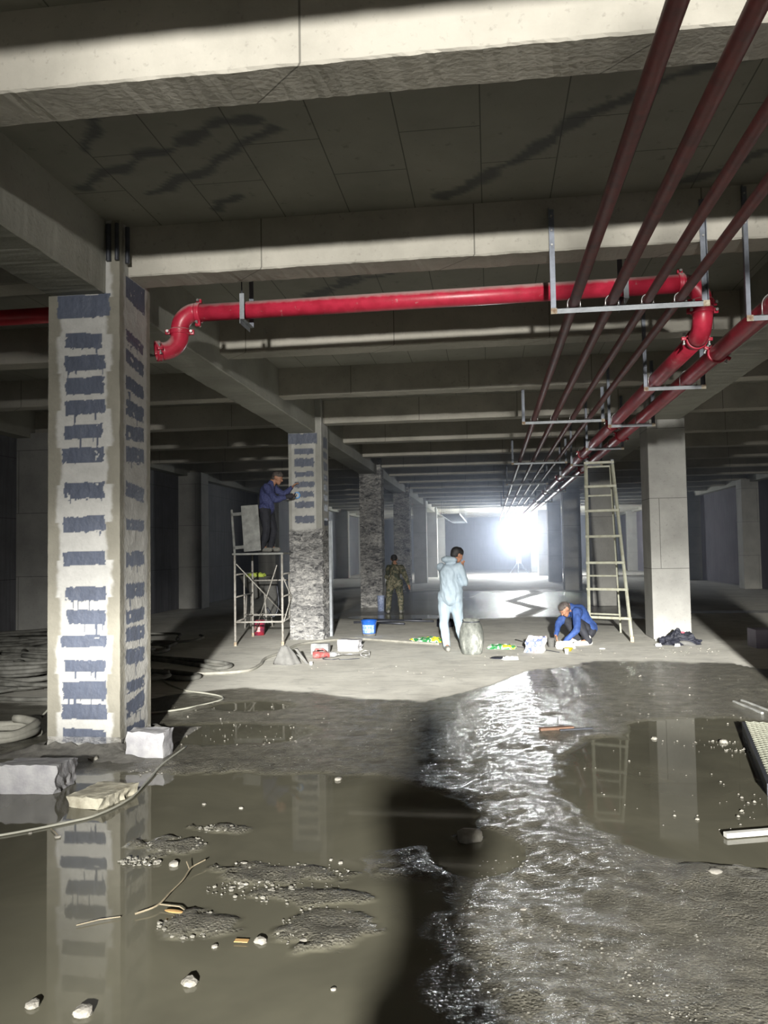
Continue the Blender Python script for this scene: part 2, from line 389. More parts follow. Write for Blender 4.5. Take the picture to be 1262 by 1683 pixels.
def struct(name, bm, m): return tag(obj(name, bm, m), None, None, kind='structure')
struct('wall_left', box((XW0-.3, YB, 0), (XW0, YE, HC)), 'wall_concrete')
struct('wall_right', box((XW1, YB, 0), (XW1+.3, YE, HC)), 'wall_violet')
struct('wall_back', box((XW0, YE, 0), (XW1, YE+.3, HC)), 'wall_concrete')
n = 0
for k, cy in enumerate(CY[1:]):
    n += 1; struct('trim_%d' % n, box((XW0, cy, 0), (XW0+.72, cy+.65, HB), .01), 'column_smooth')
    n += 1; struct('trim_%d' % n, box((XW1-.62, cy-.2, 0), (XW1, cy+.45, HB), .01), 'column_smooth')
n += 1; struct('trim_%d' % n, box((XW0, YB, HB-.1), (XW0+.3, YE, HC)), 'girder_concrete')
n += 1; struct('trim_%d' % n, box((XW1-.3, YB, HB-.1), (XW1, YE, HC)), 'girder_concrete')

def rough_box(lo, hi, step, jit, axis):
    """long concrete member with slightly ragged lower arrises"""
    bm = bmesh.new(); lo, hi = V(lo), V(hi); L = hi[axis]-lo[axis]; n = max(2, int(L/step)); o = 1-axis
    rings = []
    for i in range(n+1):
        t = lo[axis]+L*i/n; j = lambda s: jit*noise.noise(V((t*5, s, lo[1]))) + jit*.8*noise.noise(V((t*19, s, lo[1])))
        r = []
        for a, z, s in ((lo[o], hi.z, 0), (lo[o], lo.z+.012, 1), (lo[o]+.012, lo.z, 2), (hi[o]-.012, lo.z, 3), (hi[o], lo.z+.012, 4), (hi[o], hi.z, 5)):
            p = V((0, 0, z + (j(s*7.3) if 0 < s < 5 else 0))); p[axis] = t; p[o] = a + (j(s*3.1+50)*.6 if 0 < s < 5 else 0); r.append(bm.verts.new(p))
        rings.append(r)
    for a, b in zip(rings, rings[1:]):
        for k in range(6): bm.faces.new((a[k], a[(k+1) % 6], b[(k+1) % 6], b[k]))
    bm.faces.new(rings[0]); bm.faces.new(rings[-1]); return bm
# transverse beams, one per bay
nb = 0
for i, by in enumerate(BY):
    at_col = any(abs(by-.17-c) < .1 for c in CY)
    l, r = (-3.11, 2.84) if at_col else (-3.235, 2.88)
    near = by < 13
    o = obj('concrete_beam', rough_box((l, by, HB), (r, by+.325, HC), .04 if near else .4, .006 if near else .004, 0), 'beam_concrete')
    if by > 0: nb += 1; w_ = '%s from the camera' % ORD[nb-1]
    else: w_ = 'behind the camera, %s from the flood light' % ORD[i]
    tag(o, 'pale concrete ceiling beam across the central aisle, %s' % w_, 'beam', 'ceiling beams across the central aisle')
    if by > -1:
        nn = ORD[nb-1]
        o = obj('concrete_beam', rough_box((XW0, by, HB), (-3.76 if at_col else -3.745, by+.325, HC), .3, .004, 0), 'beam_concrete')
        tag(o, 'shadowed concrete ceiling beam across the left aisle, %s from the camera' % nn, 'beam', 'ceiling beams across the left aisle')
        o = obj('concrete_beam', rough_box((3.5 if at_col else 3.42, by, HB), (XW1, by+.325, HC), .3, .004, 0), 'beam_concrete')
        tag(o, 'shadowed concrete ceiling beam across the right aisle, %s from the camera' % nn, 'beam', 'ceiling beams across the right aisle')
# girders from column to column
for k, (a, b) in enumerate(zip(CY[1:], CY[2:]+[YE])):
    near = k < 2
    for x0, x1, side in ((-3.745, -3.235, 'left'), (2.88, 3.42, 'right')):
        o = obj('concrete_girder', rough_box((x0, a+.63, HG), (x1, min(b, YE), HC), .05 if near else .5, .006 if near else .003, 1), 'girder_concrete')
        tag(o, 'long concrete girder over the %s column row, %s span from the camera' % (side, ORD[k]), 'girder', 'girders over the %s column row' % side)

# ------------------------------------------------------------------ columns
F_FRONT = [(3.71, 3.90, -3.68, -3.20), (3.44, 3.56, -3.61, -3.27), (3.25, 3.37, -3.61, -3.24), (3.04, 3.18, -3.60, -3.25), (2.87, 2.98, -3.60, -3.24), (2.66, 2.77, -3.61, -3.27), (2.45, 2.57, -3.63, -3.25), (2.14, 2.27, -3.61, -3.25),
           (1.86, 1.98, -3.62, -3.24), (1.57, 1.68, -3.62, -3.24), (1.27, 1.38, -3.60, -3.23), (1.07, 1.18, -3.59, -3.24), (.88, .97, -3.64, -3.23), (.67, .76, -3.60, -3.24), (.44, .58, -3.62, -3.23), (.27, .39, -3.63, -3.23), (.07, .18, -3.62, -3.23)]
F_SIDE = [(3.88, 4.06, 1.3), (3.50, 3.60, .9), (3.30, 3.42, .9), (3.08, 3.20, .6), (2.86, 3.00, .5), (2.66, 2.79, .35), (2.47, 2.60, .3), (2.14, 2.27, .15), (1.86, 1.96, 0), (1.55, 1.68, 0), (1.27, 1.40, -.05), (1.06, 1.17, -.1), (.90, 1.02, -.12), (.70, .83, -.15), (.46, .56, -.42), (.27, .41, -.42), (.06, .18, -.42)]
def col_mesh(name, label, x0, x1, y0, y1, step, mat, maskf, top=HC, z0=-.02, group='left column row'):
    """box with gridded faces so that masks can follow the paint; one continuous mesh"""
    vs, fs, at = [], [], {'paint': [], 'skim': [], 'rough': []}
    per = [(x0, y0), (x1, y0), (x1, y1), (x0, y1)]
    loop = []
    for a, b, st, f in ((per[0], per[1], step, 'F'), (per[1], per[2], step*1.5, 'R'), (per[2], per[3], .3, 'B'), (per[3], per[0], .3, 'L')):
        L = math.dist(a, b); n = max(1, round(L/st))
        loop += [(a[0]+(b[0]-a[0])*i/n, a[1]+(b[1]-a[1])*i/n, f, i/n) for i in range(n)]
    zs = span(z0, top, step) + [top]; m = len(loop)
    for z in zs:
        for x, y, f, t in loop:
            p, s, r = maskf(x, y, z, f, t)
            d = .004*fn((x, y, z), 6, 3) + r*.022*fn((x, y, z), 16, 4)
            if f == 'F': y -= d
            elif f == 'R': x += d
            vs.append((x, y, z)); at['paint'].append(p); at['skim'].append(s); at['rough'].append(r)
    for j in range(len(zs)-1):
        for i in range(m): fs.append((j*m+i, j*m+(i+1) % m, (j+1)*m+(i+1) % m, (j+1)*m+i))
    me = bpy.data.meshes.new(name); me.from_pydata(vs, [], fs)
    for a, v in at.items(): me.attributes.new(a, 'FLOAT', 'POINT').data.foreach_set('value', v)
    me.materials.append(MATS[mat]); o = bpy.data.objects.new(name, me); COL.objects.link(o)
    return tag(o, label, 'column', group)
def drips(x, z, ztop, zbot, seed):
    """paint runs below a band"""
    dz = zbot - z
    if dz < 0 or dz > .2: return 0
    k = noise.noise(V((x*38, seed*3.7, 1.3))); ln = .02 + .17*max(0, noise.noise(V((x*30, seed*9.1, 7)))+.15)
    return 1 if seed % 3 != 0 and ((k > .30 and dz < ln) or dz < .015*max(0, k+.3)) else 0
def mask1(x, y, z, f, t):
    if f == 'F':
        wx = .010*fn((x, z, 0), 16, 3); wz = .007*fn((x, z, 3), 18, 3) + .010*noise.noise(V((x*7, z*3, 8)))
        p = 0
        for i, (a, b, xa, xb) in enumerate(F_FRONT):
            tilt = .03*noise.noise(V((i*5.3, 2, 0)))*(x+3.42)/.2
            if a-.005 < z+wz-tilt < b+.005 and xa < x+wx*1.6 < xb: p = 1
            elif i > 0 and xa+.02 < x < xb-.02 and drips(x, z, b, a, i): p = 1
        if p and fn((x, z, 31), 11, 3) > .62 and abs(x+3.43) > .09: p = 0
        q = .5+.5*noise.noise(V((z*2.3, 4, 0))); st = .05*(int((z*3.1) % 2))
        s = sst(-.02, .02, min(x-(-3.70+.05*q+st*.6+.02*fn((x, z, 5), 9)), (-3.16-.04*(1-q)-st+.025*fn((x, z, 6), 9))-x))
        return p, s if z > .05 else 0, .0 if z > .12 else .55
    if f == 'R':
        wz = .014*fn((y, z, 3), 26); wx = .012*fn((y, z, 9), 20); p = 0
        for i, (a, b, sl) in enumerate(F_SIDE):
            zz = z+wz+.2*sl*(y-6.88)+.25*noise.noise(V((i*4.1, 9, 2)))*(y-6.88)
            if i == 0:
                if z < 4.09 and a+.55*(6.88-y)*-.2 < zz < 4.2 and 6.70 < y < 7.10: p = 1
            elif a < zz < b and 6.70 < y+wx < 7.07: p = 1
            elif 6.74 < y < 7.0 and drips(y, z, b, a, i+40): p = 1
        if p and fn((y, z, 33), 12, 3) > .55: p = 0
        s = sst(-.02, .03, min(y-(6.66+.02*fn((y, z, 5), 9)), 7.14+.03*fn((y, z, 6), 7)-y))*.75
        return p, s if z > .1 else 0, .0 if z > .1 else .5
    return 0, 0, 0
c1 = col_mesh('concrete_column', 'wide square column with seventeen blue paint patches over white skim coat, nearest on the left', -3.76, -3.11, 6.58, 7.21, .0085, 'patched_column_near', mask1)
F2 = [(3.70, 3.90, .12), (3.50, 3.61, .24), (3.27, 3.42, .26), (3.07, 3.17, .24), (2.87, 2.98, .25), (2.68, 2.79, .26), (2.48, 2.60, .26), (2.20, 2.33, .27)]
def mask2(x, y, z, f, t):
    if f == 'B' or f == 'L': return 0, 0, .6
    u = x if f == 'F' else y; n = .02*fn((x, y, z), 14); p = 0
    for i, (a, b, l) in enumerate(F2):
        if f == 'F':
            if a < z+n < b and -3.64+n*.5 < x < (-3.27 if i else -3.2)+n: p = 1
            if i == 0 and a < z+n < b and x < -3.64: p = 1
        else:
            if a-.06 < z+n < b-.04 and 15.28 < y < 15.66: p = 1
    r = 1-sst(2.02, 2.12, z+.05*fn((x, y, z), 5))
    s = 0 if f == 'F' and (x > -3.24 or x < -3.70) else .4 + .5*sst(-.3, .3, fn((x, y, z), 2.5))
    return p*(1-r), s, r
col_mesh('concrete_column', 'square column behind the scaffold, blue patches above and chipped mottled concrete below', -3.76, -3.12, 15.10, 15.75, .018, 'patched_column_mid', mask2)
def mask3(x, y, z, f, t): return 0, .5, 1 if f in 'FR' else .7
col_mesh('concrete_column', 'rough hacked grey column, third in the left row, behind the blue bucket', -3.76, -3.12, 23.61, 24.26, .035, 'chipped_column', mask3)
col_mesh('concrete_column', 'rough hacked grey column, fourth in the left row, beside the camouflaged worker', -3.76, -3.12, 32.12, 32.77, .05, 'chipped_column', mask3)
for k, cy in enumerate(CY):
    if k not in (2, 3, 4, 5) and k > 0:
        nm = 'out of view behind the camera' if cy < 0 else '%s in the left row' % ORD[k-2]
        tag(obj('concrete_column', box((-3.76, cy, 0), (-3.12, cy+.64, HC), .012), 'column_smooth'), 'smooth grey concrete column, %s' % nm, 'column', 'left column row')
    if k > 0:
        nm = {1: 'smooth grey concrete column on the right, out of view behind the camera', 2: 'smooth grey concrete column just outside the right edge of the view',
              3: 'wide smooth grey column with a dark bag at its foot', 4: 'pale smooth column seen through the rungs of the ladder'}.get(k, 'smooth concrete column in bluish haze, %s in the right row' % ORD[k-2])
        tag(obj('concrete_column', box((2.84, cy-.1, 0), (3.49, cy+.65, HC), .012), 'column_smooth'), nm, 'column', 'right column row')
# steel strip on the edge of the second column and the pipe stubs at the beam seat of the first
o = obj('corner_strip', box((-3.115, 15.66, 0), (-3.06, 15.78, 2.25), .006), 'galvanised'); tag(o, 'narrow grey strip fixed upright along the right edge of the second column', 'strip')
t = thing('conduit_stub', 'short dark pipe stubs packed above the near column beside the beam', 'pipe', (-3.14, 6.62, 4.2))
for i, (dx, dy, r) in enumerate(((-.06, -.06, .022), (.02, -.07, .018), (.07, .03, .02))):
    obj('pipe', TB([(dx, dy, -.02), (dx, dy, .3)], r), 'dark_steel', t)

# ------------------------------------------------------------------ red pipes
ZP = 3.645
def long_pipe(x, z, r, y0, y1, mat): return TB([(x, y0+(y1-y0)*i/60, z+.006*noise.noise(V((x*9, i*.3, 0)))) for i in range(61)], r, 16)
for i, (x, r) in enumerate(((.726, .043), (1.028, .043), (1.307, .037), (1.562, .037))):
    tag(obj('sprinkler_pipe', long_pipe(x, 3.60+r, r, -2.5, 58, 0), 'worn_red', smooth=True),
        ['leftmost thin maroon pipe running along the ceiling of the aisle', 'second from left of the four thin maroon ceiling pipes', 'third from left of the four thin maroon ceiling pipes', 'rightmost of the four thin maroon ceiling pipes'][i], 'pipe', 'thin maroon pipes under the beams')
def coupling(parent, c, ax, r, name='coupling', mat='bright_red', rot=0):
    """grooved clamp: two half shells, flange lips, two bolt lugs"""
    bm = bmesh.new(); ax = V(ax).normalized(); q = ax.to_track_quat('Z', 'Y'); L = .05
    prof = [(r, -L*.5), (r*1.16, -L*.5), (r*1.2, -L*.25), (r*1.14, 0), (r*1.2, L*.25), (r*1.16, L*.5), (r, L*.5)]
    lb = lathe(prof, 26, (False, False)); me = bpy.data.meshes.new('t'); lb.to_mesh(me); lb.free(); bm.from_mesh(me); bpy.data.meshes.remove(me)
    for s in (1, -1):
        bx(bm, (s*r*1.3-.03, -.016, -L*.5), (s*r*1.3+.03, .016, L*.5), .006)
    Mx = Matrix.Translation(V(c)) @ q.to_matrix().to_4x4() @ Matrix.Rotation(rot, 4, 'Z')
    for v in bm.verts: v.co = Mx @ v.co
    o = obj(name, bm, mat, parent, True)
    for s in (1, -1):
        b2 = bmesh.new(); tube(b2, [(s*r*1.34, y_, 0) for y_ in (-.054, -.038, -.037, .037, .038, .054)], [.014, .014, .008, .008, .014, .014], 6)
        for v in b2.verts: v.co = Mx @ v.co
        obj('bolt', b2, 'rod_steel', o)
    return o
YT, ZT, RT = 7.50, 3.985, .0835
t = thing('fire_main_pipe', 'bright red dusty main pipe crossing the aisle below the beams, with elbows at both ends', 'pipe', (0, 0, 0))
XR = 1.93; XL = -2.93
def part(name, bm, mat, p, sm=True): return obj(name, bm, mat, p, sm)
part('straight_pipe', TB([(XL+.17, YT, ZT-.012), (-.3, YT, ZT), (XR-.17, YT, ZT+.012)], RT, 28), 'bright_red', t)
# left end: elbow down, elbow outwards
e = arc((XL+.17, YT, ZT-.17), (0, 0, 1), (-1, 0, 0), 0, pi/2, .17, 10)
part('elbow', TB(e, RT*1.03, 24), 'bright_red', t)
e2 = arc((XL-.155, YT-.09, ZT-.21), (.865, .5, 0), (0, 0, -1), 0, pi/2*1.0, .18, 10)
e2 = [V((XL, YT, ZT-.2))] + e2
part('elbow', TB(e2, RT*1.03, 24), 'bright_red', t)
coupling(t, (XL+.19, YT, ZT-.01), (1, 0, 0), RT, rot=pi/2*.9)
coupling(t, (XL, YT, ZT-.19), (0, 0, 1), RT, rot=.2)
coupling(t, e2[-1]+V((-.02, -.01, 0)), e2[-1]-e2[-3], RT, 'end_coupling')
# right end: elbow down, short drop, elbow into the aisle main
e = arc((XR-.17, YT, ZT-.16), (0, 0, 1), (1, 0, 0), 0, pi/2, .17, 10)
part('elbow', TB(e, RT*1.03, 24), 'bright_red', t)
part('drop_pipe', TB([(XR, YT, ZT-.16), (XR, YT, 3.75)], RT, 24), 'bright_red', t)
coupling(t, (XR-.18, YT, ZT+.01), (1, 0, 0), RT, rot=pi/2*.9)
coupling(t, (XR, YT, ZT-.17), (0, 0, 1), RT, rot=.3)
coupling(t, (XR, YT, 3.74), (0, 0, 1), RT, rot=.1)
ZM = 3.545
e = arc((XR, YT+.18, 3.73), (0, -1, 0), (0, 0, -1), 0, pi/2, .185, 10)
part('elbow', TB([(XR, YT-.005, 3.75)] + e[1:], RT*1.05, 24), 'bright_red', t)
t = thing('fire_main_pipe', 'left of the two large red mains running away along the right side', 'pipe', (0, 0, 0), group='large red mains on the right')
part('straight_pipe', TB([(XR, 7.72+i, ZM) for i in range(46)], RT, 24), 'bright_red', t)
coupling(t, (XR, 7.73, ZM), (0, 1, 0), RT, rot=pi*.02)
for y in (12.9, 17.0, 22.6, 28.4, 34): coupling(t, (XR, y, ZM), (0, 1, 0), RT, rot=.5)
t = thing('fire_main_pipe', 'right of the two large red mains, passing beside the elbow', 'pipe', (0, 0, 0), group='large red mains on the right')
XB = 2.275
part('straight_pipe', TB([(XB, -3+i, ZM) for i in range(58)], RT, 24), 'bright_red', t)
for y in (3.0, 8.35, 14.3, 20.2, 26.0): coupling(t, (XB, y, ZM), (0, 1, 0), RT, rot=.5)
t = thing('fire_main_pipe', 'shaded red main pipe crossing under the ceiling left of the near column', 'pipe')
part('straight_pipe', TB([(-9.2, 8.35, 4.29), (-3.82, 8.35, 4.31)], .085, 20), 'dust_red', t)

# hangers -----------------------------------------------------------------
def angle_bar(bm, a, b, w=.04, th=.005, up=(0, 0, 1)):
    """steel angle from a to b: one leg along 'up', the other square to it"""
    a, b, up = V(a), V(b), V(up); d = (b-a).normalized(); s = d.cross(up).normalized(); up = s.cross(d)
    for (p0, p1) in ((V((0, 0)), V((w, th))), (V((0, 0)), V((th, w)))):
        cs = []
        for e in (a, b):
            for u_, s_ in ((p0[0], p0[1]), (p1[0], p0[1]), (p1[0], p1[1]), (p0[0], p1[1])): cs.append(bm.verts.new(e + up*s_ + s*u_))
        for k in range(4): bm.faces.new((cs[k], cs[(k+1) % 4], cs[4+(k+1) % 4], cs[4+k]))
        bm.faces.new(cs[:4]); bm.faces.new(cs[4:])
def hanger(label, x0, x1, y, zbar, ztop, pipes, group):
    t = thing('pipe_hanger', label, 'hanger', (x0, y, zbar), 0, group)
    w = .045
    def P(p): return V(p)-V((x0, y, zbar))
    b = bmesh.new(); bx(b, P((x0, y-.045, zbar-.045)), P((x1, y-.040, zbar))); bx(b, P((x0, y-.045, zbar-.005)), P((x1, y, zbar)))
    obj('crossbar', b, 'galvanised', t)
    for xx in (x0, x1-w):
        u = bmesh.new(); bx(u, P((xx, y-.005, zbar-.005)), P((xx+w, y, ztop))); s = xx if xx == x0 else xx+w-.005
        bx(u, P((s, y-.04, zbar-.005)), P((s+.005, y, ztop)))
        up = obj('upright', u, 'steel_blue', t)
        for k in range(3 if y < 7 else 0): obj('bolt', TB([P((xx+w/2, y-.02, ztop-.06-.12*k)), P((xx+w/2, y-.004, ztop-.06-.12*k))], .009, 6), 'rod_steel', up)
        obj('weld_plate', box(P((xx-.002, y-.048, zbar-.047)), P((xx+w+.004, y-.042, zbar+.002)), .001), 'rust', t)
    for px, pr in pipes:
        c = P((px, y-.022, zbar+pr)); u = [c+V((-pr-.008, 0, -pr-.02))] + [c+V((-(pr+.008)*cos(a), 0, (pr+.008)*sin(a))) for a in [pi*i/12 for i in range(13)]] + [c+V((pr+.008, 0, -pr-.02))]
        o = obj('u_bolt', TB(u, .0055, 8), 'rod_steel', t, True)
        for s in (-1, 1) if y < 16 else (): obj('nut', TB([c+V((s*(pr+.008), 0, -pr-.003)), c+V((s*(pr+.008), 0, -pr+.009))], .012, 6), 'rod_steel', o)
simple('steel_blue', (.20, .22, .26), .45, .3, 14, .1, metal=.45)
THIN = [(.726, .043), (1.028, .043), (1.307, .037), (1.562, .037)]
for k, (y, zt) in enumerate(((6.74, 4.44), (12.72, 4.54), (18.8, 4.54), (24.9, 4.54), (31.0, 4.54), (37.1, 4.54))):
    hanger('steel trapeze hanger under the four thin maroon pipes, %s from the camera' % ORD[k], .54, 1.78, y, 3.60, zt, THIN, 'trapeze hangers of the thin pipes')
for k, y in enumerate((6.74, 9.57, 12.41, 15.25, 18.08, 20.92, 26.6, 32.3)):
    hanger('steel trapeze hanger under the two large red mains, %s from the camera' % ORD[k], 1.785 if k else 2.06, 2.46, y, ZM-RT, 4.52 if k == 0 else 4.4, ([(XR, RT)] if k else []) + [(XB, RT)], 'trapeze hangers of the large mains')
for k, (xh, lab) in enumerate(((-2.26, 'left'), (1.25, 'right'))):
    t = thing('pipe_bracket', 'grey steel U bracket holding the bright red crossing pipe near its %s end' % lab, 'bracket', (xh, YT, 3.85), 0, 'brackets of the crossing pipe')
    obj('front_upright', box((-.022, -.16, .0), (.022, -.155, .24)), 'galvanised', t)
    obj('rear_upright', box((-.022, .155, -.0), (.022, .16, .69)), 'steel_blue', t)
    b = box((-.022, -.16, -.005), (.022, .16, .0)); bx(b, (-.022, -.16, -.045), (-.017, .16, 0)); obj('bottom_bar', b, 'galvanised', t)
    obj('top_rod', TB([(0, -.157, .24), (0, -.157, .69)], .006, 6), 'dark_steel', t)

# cable tray far down the left row
t = thing('cable_tray', 'grey ladder cable tray hung beneath the ceiling far down the left side', 'tray', (-2.35, 40, 3.35))
obj('rail', box((0, 0, 0), (.02, 14, .1)), 'galvanised', t); obj('rail', box((.9, 0, 0), (.92, 14, .1)), 'galvanised', t)
for i in range(28): obj('rung', box((.02, i*.5+.1, .01), (.9, i*.5+.16, .04)), 'galvanised', t)
for i in range(7):
    for x in (.01, .91): obj('hanging_rod', TB([(x, 1+i*2, .05), (x, 1+i*2, 1.19)], .012, 6), 'galvanised', t)

# ------------------------------------------------------------------ lamps
def glow(name, col, st):
    m, nt, b = newmat(name); b.inputs['Emission Color'].default_value = c4(col); b.inputs['Emission Strength'].default_value = st
    b.inputs['Base Color'].default_value = (.8, .8, .8, 1); return m
glow('far_lamp_glow', (.88, .94, 1), 340); glow('flood_glow', (1, .95, .85), 30)
t = thing('site_lamp', 'glaring round white work lamp on a stand far down the aisle', 'lamp', (FAR.x, FAR.y, 0))
b = lathe([(.02, -.56)] + [(.56*sin(pi*i/14), -.56*cos(pi*i/14)) for i in range(1, 14)] + [(.02, .56)], 32)
obj('globe', b, 'far_lamp_glow', t, True, (0, 0, FAR.z))
obj('mast', TB([(0, 0, .3), (0, 0, FAR.z-.55)], .03, 10), 'dark_steel', t)
for k in range(3):
    a = 2*pi*k/3+.4; obj('leg', TB([(0, 0, .9), (.75*cos(a), .75*sin(a), .02)], .02, 8), 'dark_steel', t)
simple('white_plastic', (.50, .51, .51), .35, .1, 10, .05)
obj('lower_reflector', box((-.15, -.06, .75), (.15, -.03, 1.45), .01), 'white_plastic', t)
t = thing('flood_light', 'flood light on a tripod mast behind the camera', 'lamp', (LAMP.x, LAMP.y, 0))
obj('housing', box((-.24, -.16, LAMP.z-.22), (.24, -.05, LAMP.z+.22), .02), 'dark_steel', t)
obj('lens', box((-.2, -.05, LAMP.z-.18), (.2, -.045, LAMP.z+.18)), 'flood_glow', t)
obj('mast', TB([(0, -.1, .3), (0, -.1, LAMP.z-.2)], .025, 10), 'dark_steel', t)
for k in range(3):
    a = 2*pi*k/3; obj('leg', TB([(0, -.1, .9), (.7*cos(a), .7*sin(a)-.1, .02)], .018, 8), 'dark_steel', t)

# ------------------------------------------------------------------ soft bodies by union
def caps(bm, p0, r0, p1, r1, seg=14, ring=5):
    p0, p1 = V(p0), V(p1); d = p1-p0
    if d.length < 1e-5: d = V((0, 0, 1e-4))
    q = d.normalized().to_track_quat('Z', 'Y'); L = d.length; prof = []
    for i in range(1, ring+1): a = pi/2*i/ring; prof.append((r0*sin(a), -r0*cos(a)))
    for i in range(0, ring): a = pi/2*i/ring; prof.append((r1*cos(a), L+r1*sin(a)))
    rings = [[bm.verts.new(p0 + q @ V((r*cos(2*pi*k/seg), r*sin(2*pi*k/seg), z))) for k in range(seg)] for r, z in prof]
    for a, b in zip(rings, rings[1:]):
        for k in range(seg): bm.faces.new((a[k], a[(k+1) % seg], b[(k+1) % seg], b[k]))
    bm.faces.new(list(reversed(rings[0]))); bm.faces.new(rings[-1])
def ellips(bm, c, r, rot=(0, 0, 0)):
    from mathutils import Euler
    g = bmesh.ops.create_uvsphere(bm, u_segments=20, v_segments=12, radius=1)['verts']; R = Euler(rot).to_matrix(); c = V(c)
    for v in g: v.co = c + R @ V((v.co.x*r[0], v.co.y*r[1], v.co.z*r[2]))
def blob(name, prims, vox, mat, parent=None, fold=0, fs=9, smooth=3, loc=None, cut=None):
    bm = bmesh.new()
    for p in prims:
        if p[0] == 'c': caps(bm, *p[1:5])
        elif p[0] == 'h':                                     # chain of joints
            for (a, ra), (b, rb) in zip(p[1], p[1][1:]): caps(bm, a, ra, b, rb)
        else: ellips(bm, *p[1:])
    bmesh.ops.recalc_face_normals(bm, faces=bm.faces)
    me = bpy.data.meshes.new(name); bm.to_mesh(me); bm.free()
    o = bpy.data.objects.new(name, me); COL.objects.link(o)
    m = o.modifiers.new('r', 'REMESH'); m.mode = 'VOXEL'; m.voxel_size = vox; m.use_smooth_shade = True
    if smooth:
        s = o.modifiers.new('s', 'SMOOTH'); s.iterations = smooth; s.factor = .5
    dg = bpy.context.evaluated_depsgraph_get(); me2 = bpy.data.meshes.new_from_object(o.evaluated_get(dg))
    o.modifiers.clear(); o.data = me2; bpy.data.meshes.remove(me); me2.name = name
    if fold:
        nr = [v.normal.copy() for v in me2.vertices]
        for v, n_ in zip(me2.vertices, nr):
            c = v.co; w_ = V((c.x*fs, c.y*fs, c.z*fs*.55+c.x*fs*.5))
            v.co = c + n_*fold*(noise.fractal(w_, 1, 2, 3) - .6*abs(noise.noise(w_*1.7)))
    me2.materials.clear(); me2.materials.append(MATS[mat]); me2.polygons.foreach_set('use_smooth', [True]*len(me2.polygons))
    if parent: o.parent = parent
    if loc: o.location = loc
    return o
simple('skin', (.42, .22, .14), .55, .2, 20, .05, col2=(.33, .16, .10))
simple('hair_black', (.018, .017, .018), .6, .3, 40, .4, 120)
simple('hair_grey', (.12, .10, .09), .7, .4, 40, .4, 120, col2=(.04, .035, .035))
simple('coverall', (.31, .385, .45), .7, .12, 9, .15, 30)
simple('navy_print', (.07, .085, .21), .8, .3, 38, .2, 90, col2=(.018, .022, .085), mixs=.5, stretch=(1, 1, 2))
simple('royal_jacket', (.030, .075, .26), .75, .35, 14, .15, 60)
simple('dark_trousers', (.022, .024, .034), .8, .4, 14, .2, 60)
simple('shoe_white', (.48, .47, .44), .6, .2, 20, .1)
simple('shoe_grey', (.22, .22, .20), .7, .4, 30, .2)
simple('glove_dark', (.03, .03, .04), .8, .3, 30, .2)
def m_camo():
    m, nt, b = newmat('camouflage'); c = coords(nt)
    d = ramp(nt, nz(nt, c, 7, 3, .6, 1.2), [(0, (.035, .042, .03)), (.45, (.10, .095, .06)), (.54, (.22, .20, .14)), (.60, (.05, .06, .04))], 'CONSTANT')
    LK(nt, d, b.inputs['Base Color']); b.inputs['Roughness'].default_value = .85
m_camo()
def lerp(a, b, t): return V(a)*(1-t)+V(b)*t
def hand(prims, wrist, d, up, size=1.0, curl=.5, side=1):
    """palm with five unequal bent fingers; d = pointing direction, up = back of hand"""
    w_ = V(wrist); d = V(d).normalized(); up = V(up); up = (up-d*up.dot(d)).normalized(); s = d.cross(up)*side; k = size
    for i in range(4): prims.append(('c', w_ + s*(.010*(i-1.5))*k, .017*k, w_ + d*.085*k + s*(.020*(i-1.5))*k, .012*k))
    for i, L in enumerate((.072, .082, .076, .060)):
        p = w_ + d*.085*k + s*(.021*(i-1.5))*k; a = d; rr = .0095*k
        for j in range(3):
            a = (a*cos(curl*.75) - up*sin(curl*.75)).normalized() if j else (a*cos(curl*.4)-up*sin(curl*.4)).normalized()
            up2 = up; q = p + a*L*k*(.46, .30, .24)[j]; prims.append(('c', p, rr, q, rr*.9)); p = q; rr *= .9
            up = (up2 - a*up2.dot(a)).normalized()
        up = V(up)
    p = w_ + d*.02*k - s*.025*k; q = p + (d*.6 - s*.75).normalized()*.04*k; prims.append(('c', p, .013*k, q, .011*k))
    prims.append(('c', q, .011*k, q + (d*.95-s*.2-V(up)*.3).normalized()*.035*k, .009*k))
def head(prims, c, face, up=(0, 0, 1), k=1.0):
    """c = centre of skull; returns frame"""
    c = V(c); f = V(face).normalized(); up = V(up); up = (up-f*up.dot(f)).normalized(); s = f.cross(up)
    P = lambda a, b_, z: c + s*a*k + f*b_*k + up*z*k
    prims += [('c', P(0, -.015, .02), .082*k, P(0, .02, .01), .078*k), ('c', P(0, .03, -.01), .066*k, P(0, .045, -.075), .045*k),
              ('c', P(0, .02, -.06), .05*k, P(0, .055, -.095), .030*k), ('c', P(-.028, .075, -.03), .024*k, P(.028, .075, -.03), .024*k),
              ('c', P(0, .092, .0), .009*k, P(0, .112, -.034), .013*k), ('c', P(-.036, .082, .024), .010*k, P(.036, .082, .024), .010*k),
              ('c', P(-.02, .086, -.066), .009*k, P(.02, .086, -.066), .009*k)]
    for e in (-1, 1):
        prims += [('c', P(e*.082, -.005, .012), .013*k, P(e*.080, -.002, -.028), .010*k), ('c', P(e*.086, -.015, .008), .012*k, P(e*.084, -.014, -.018), .009*k)]
    return P
def hair(P, parent, mat, k=1.0, short=False):
    t_ = .086 if short else .092
    pr = [('c', P(0, -.03, .035), t_*k, P(0, .015, .045), (t_-.006)*k), ('c', P(0, -.045, -.01), (t_-.018)*k, P(0, -.03, .03), t_*k)]
    return blob('hair', pr, .010*k, mat, parent, .004, 30, 1)
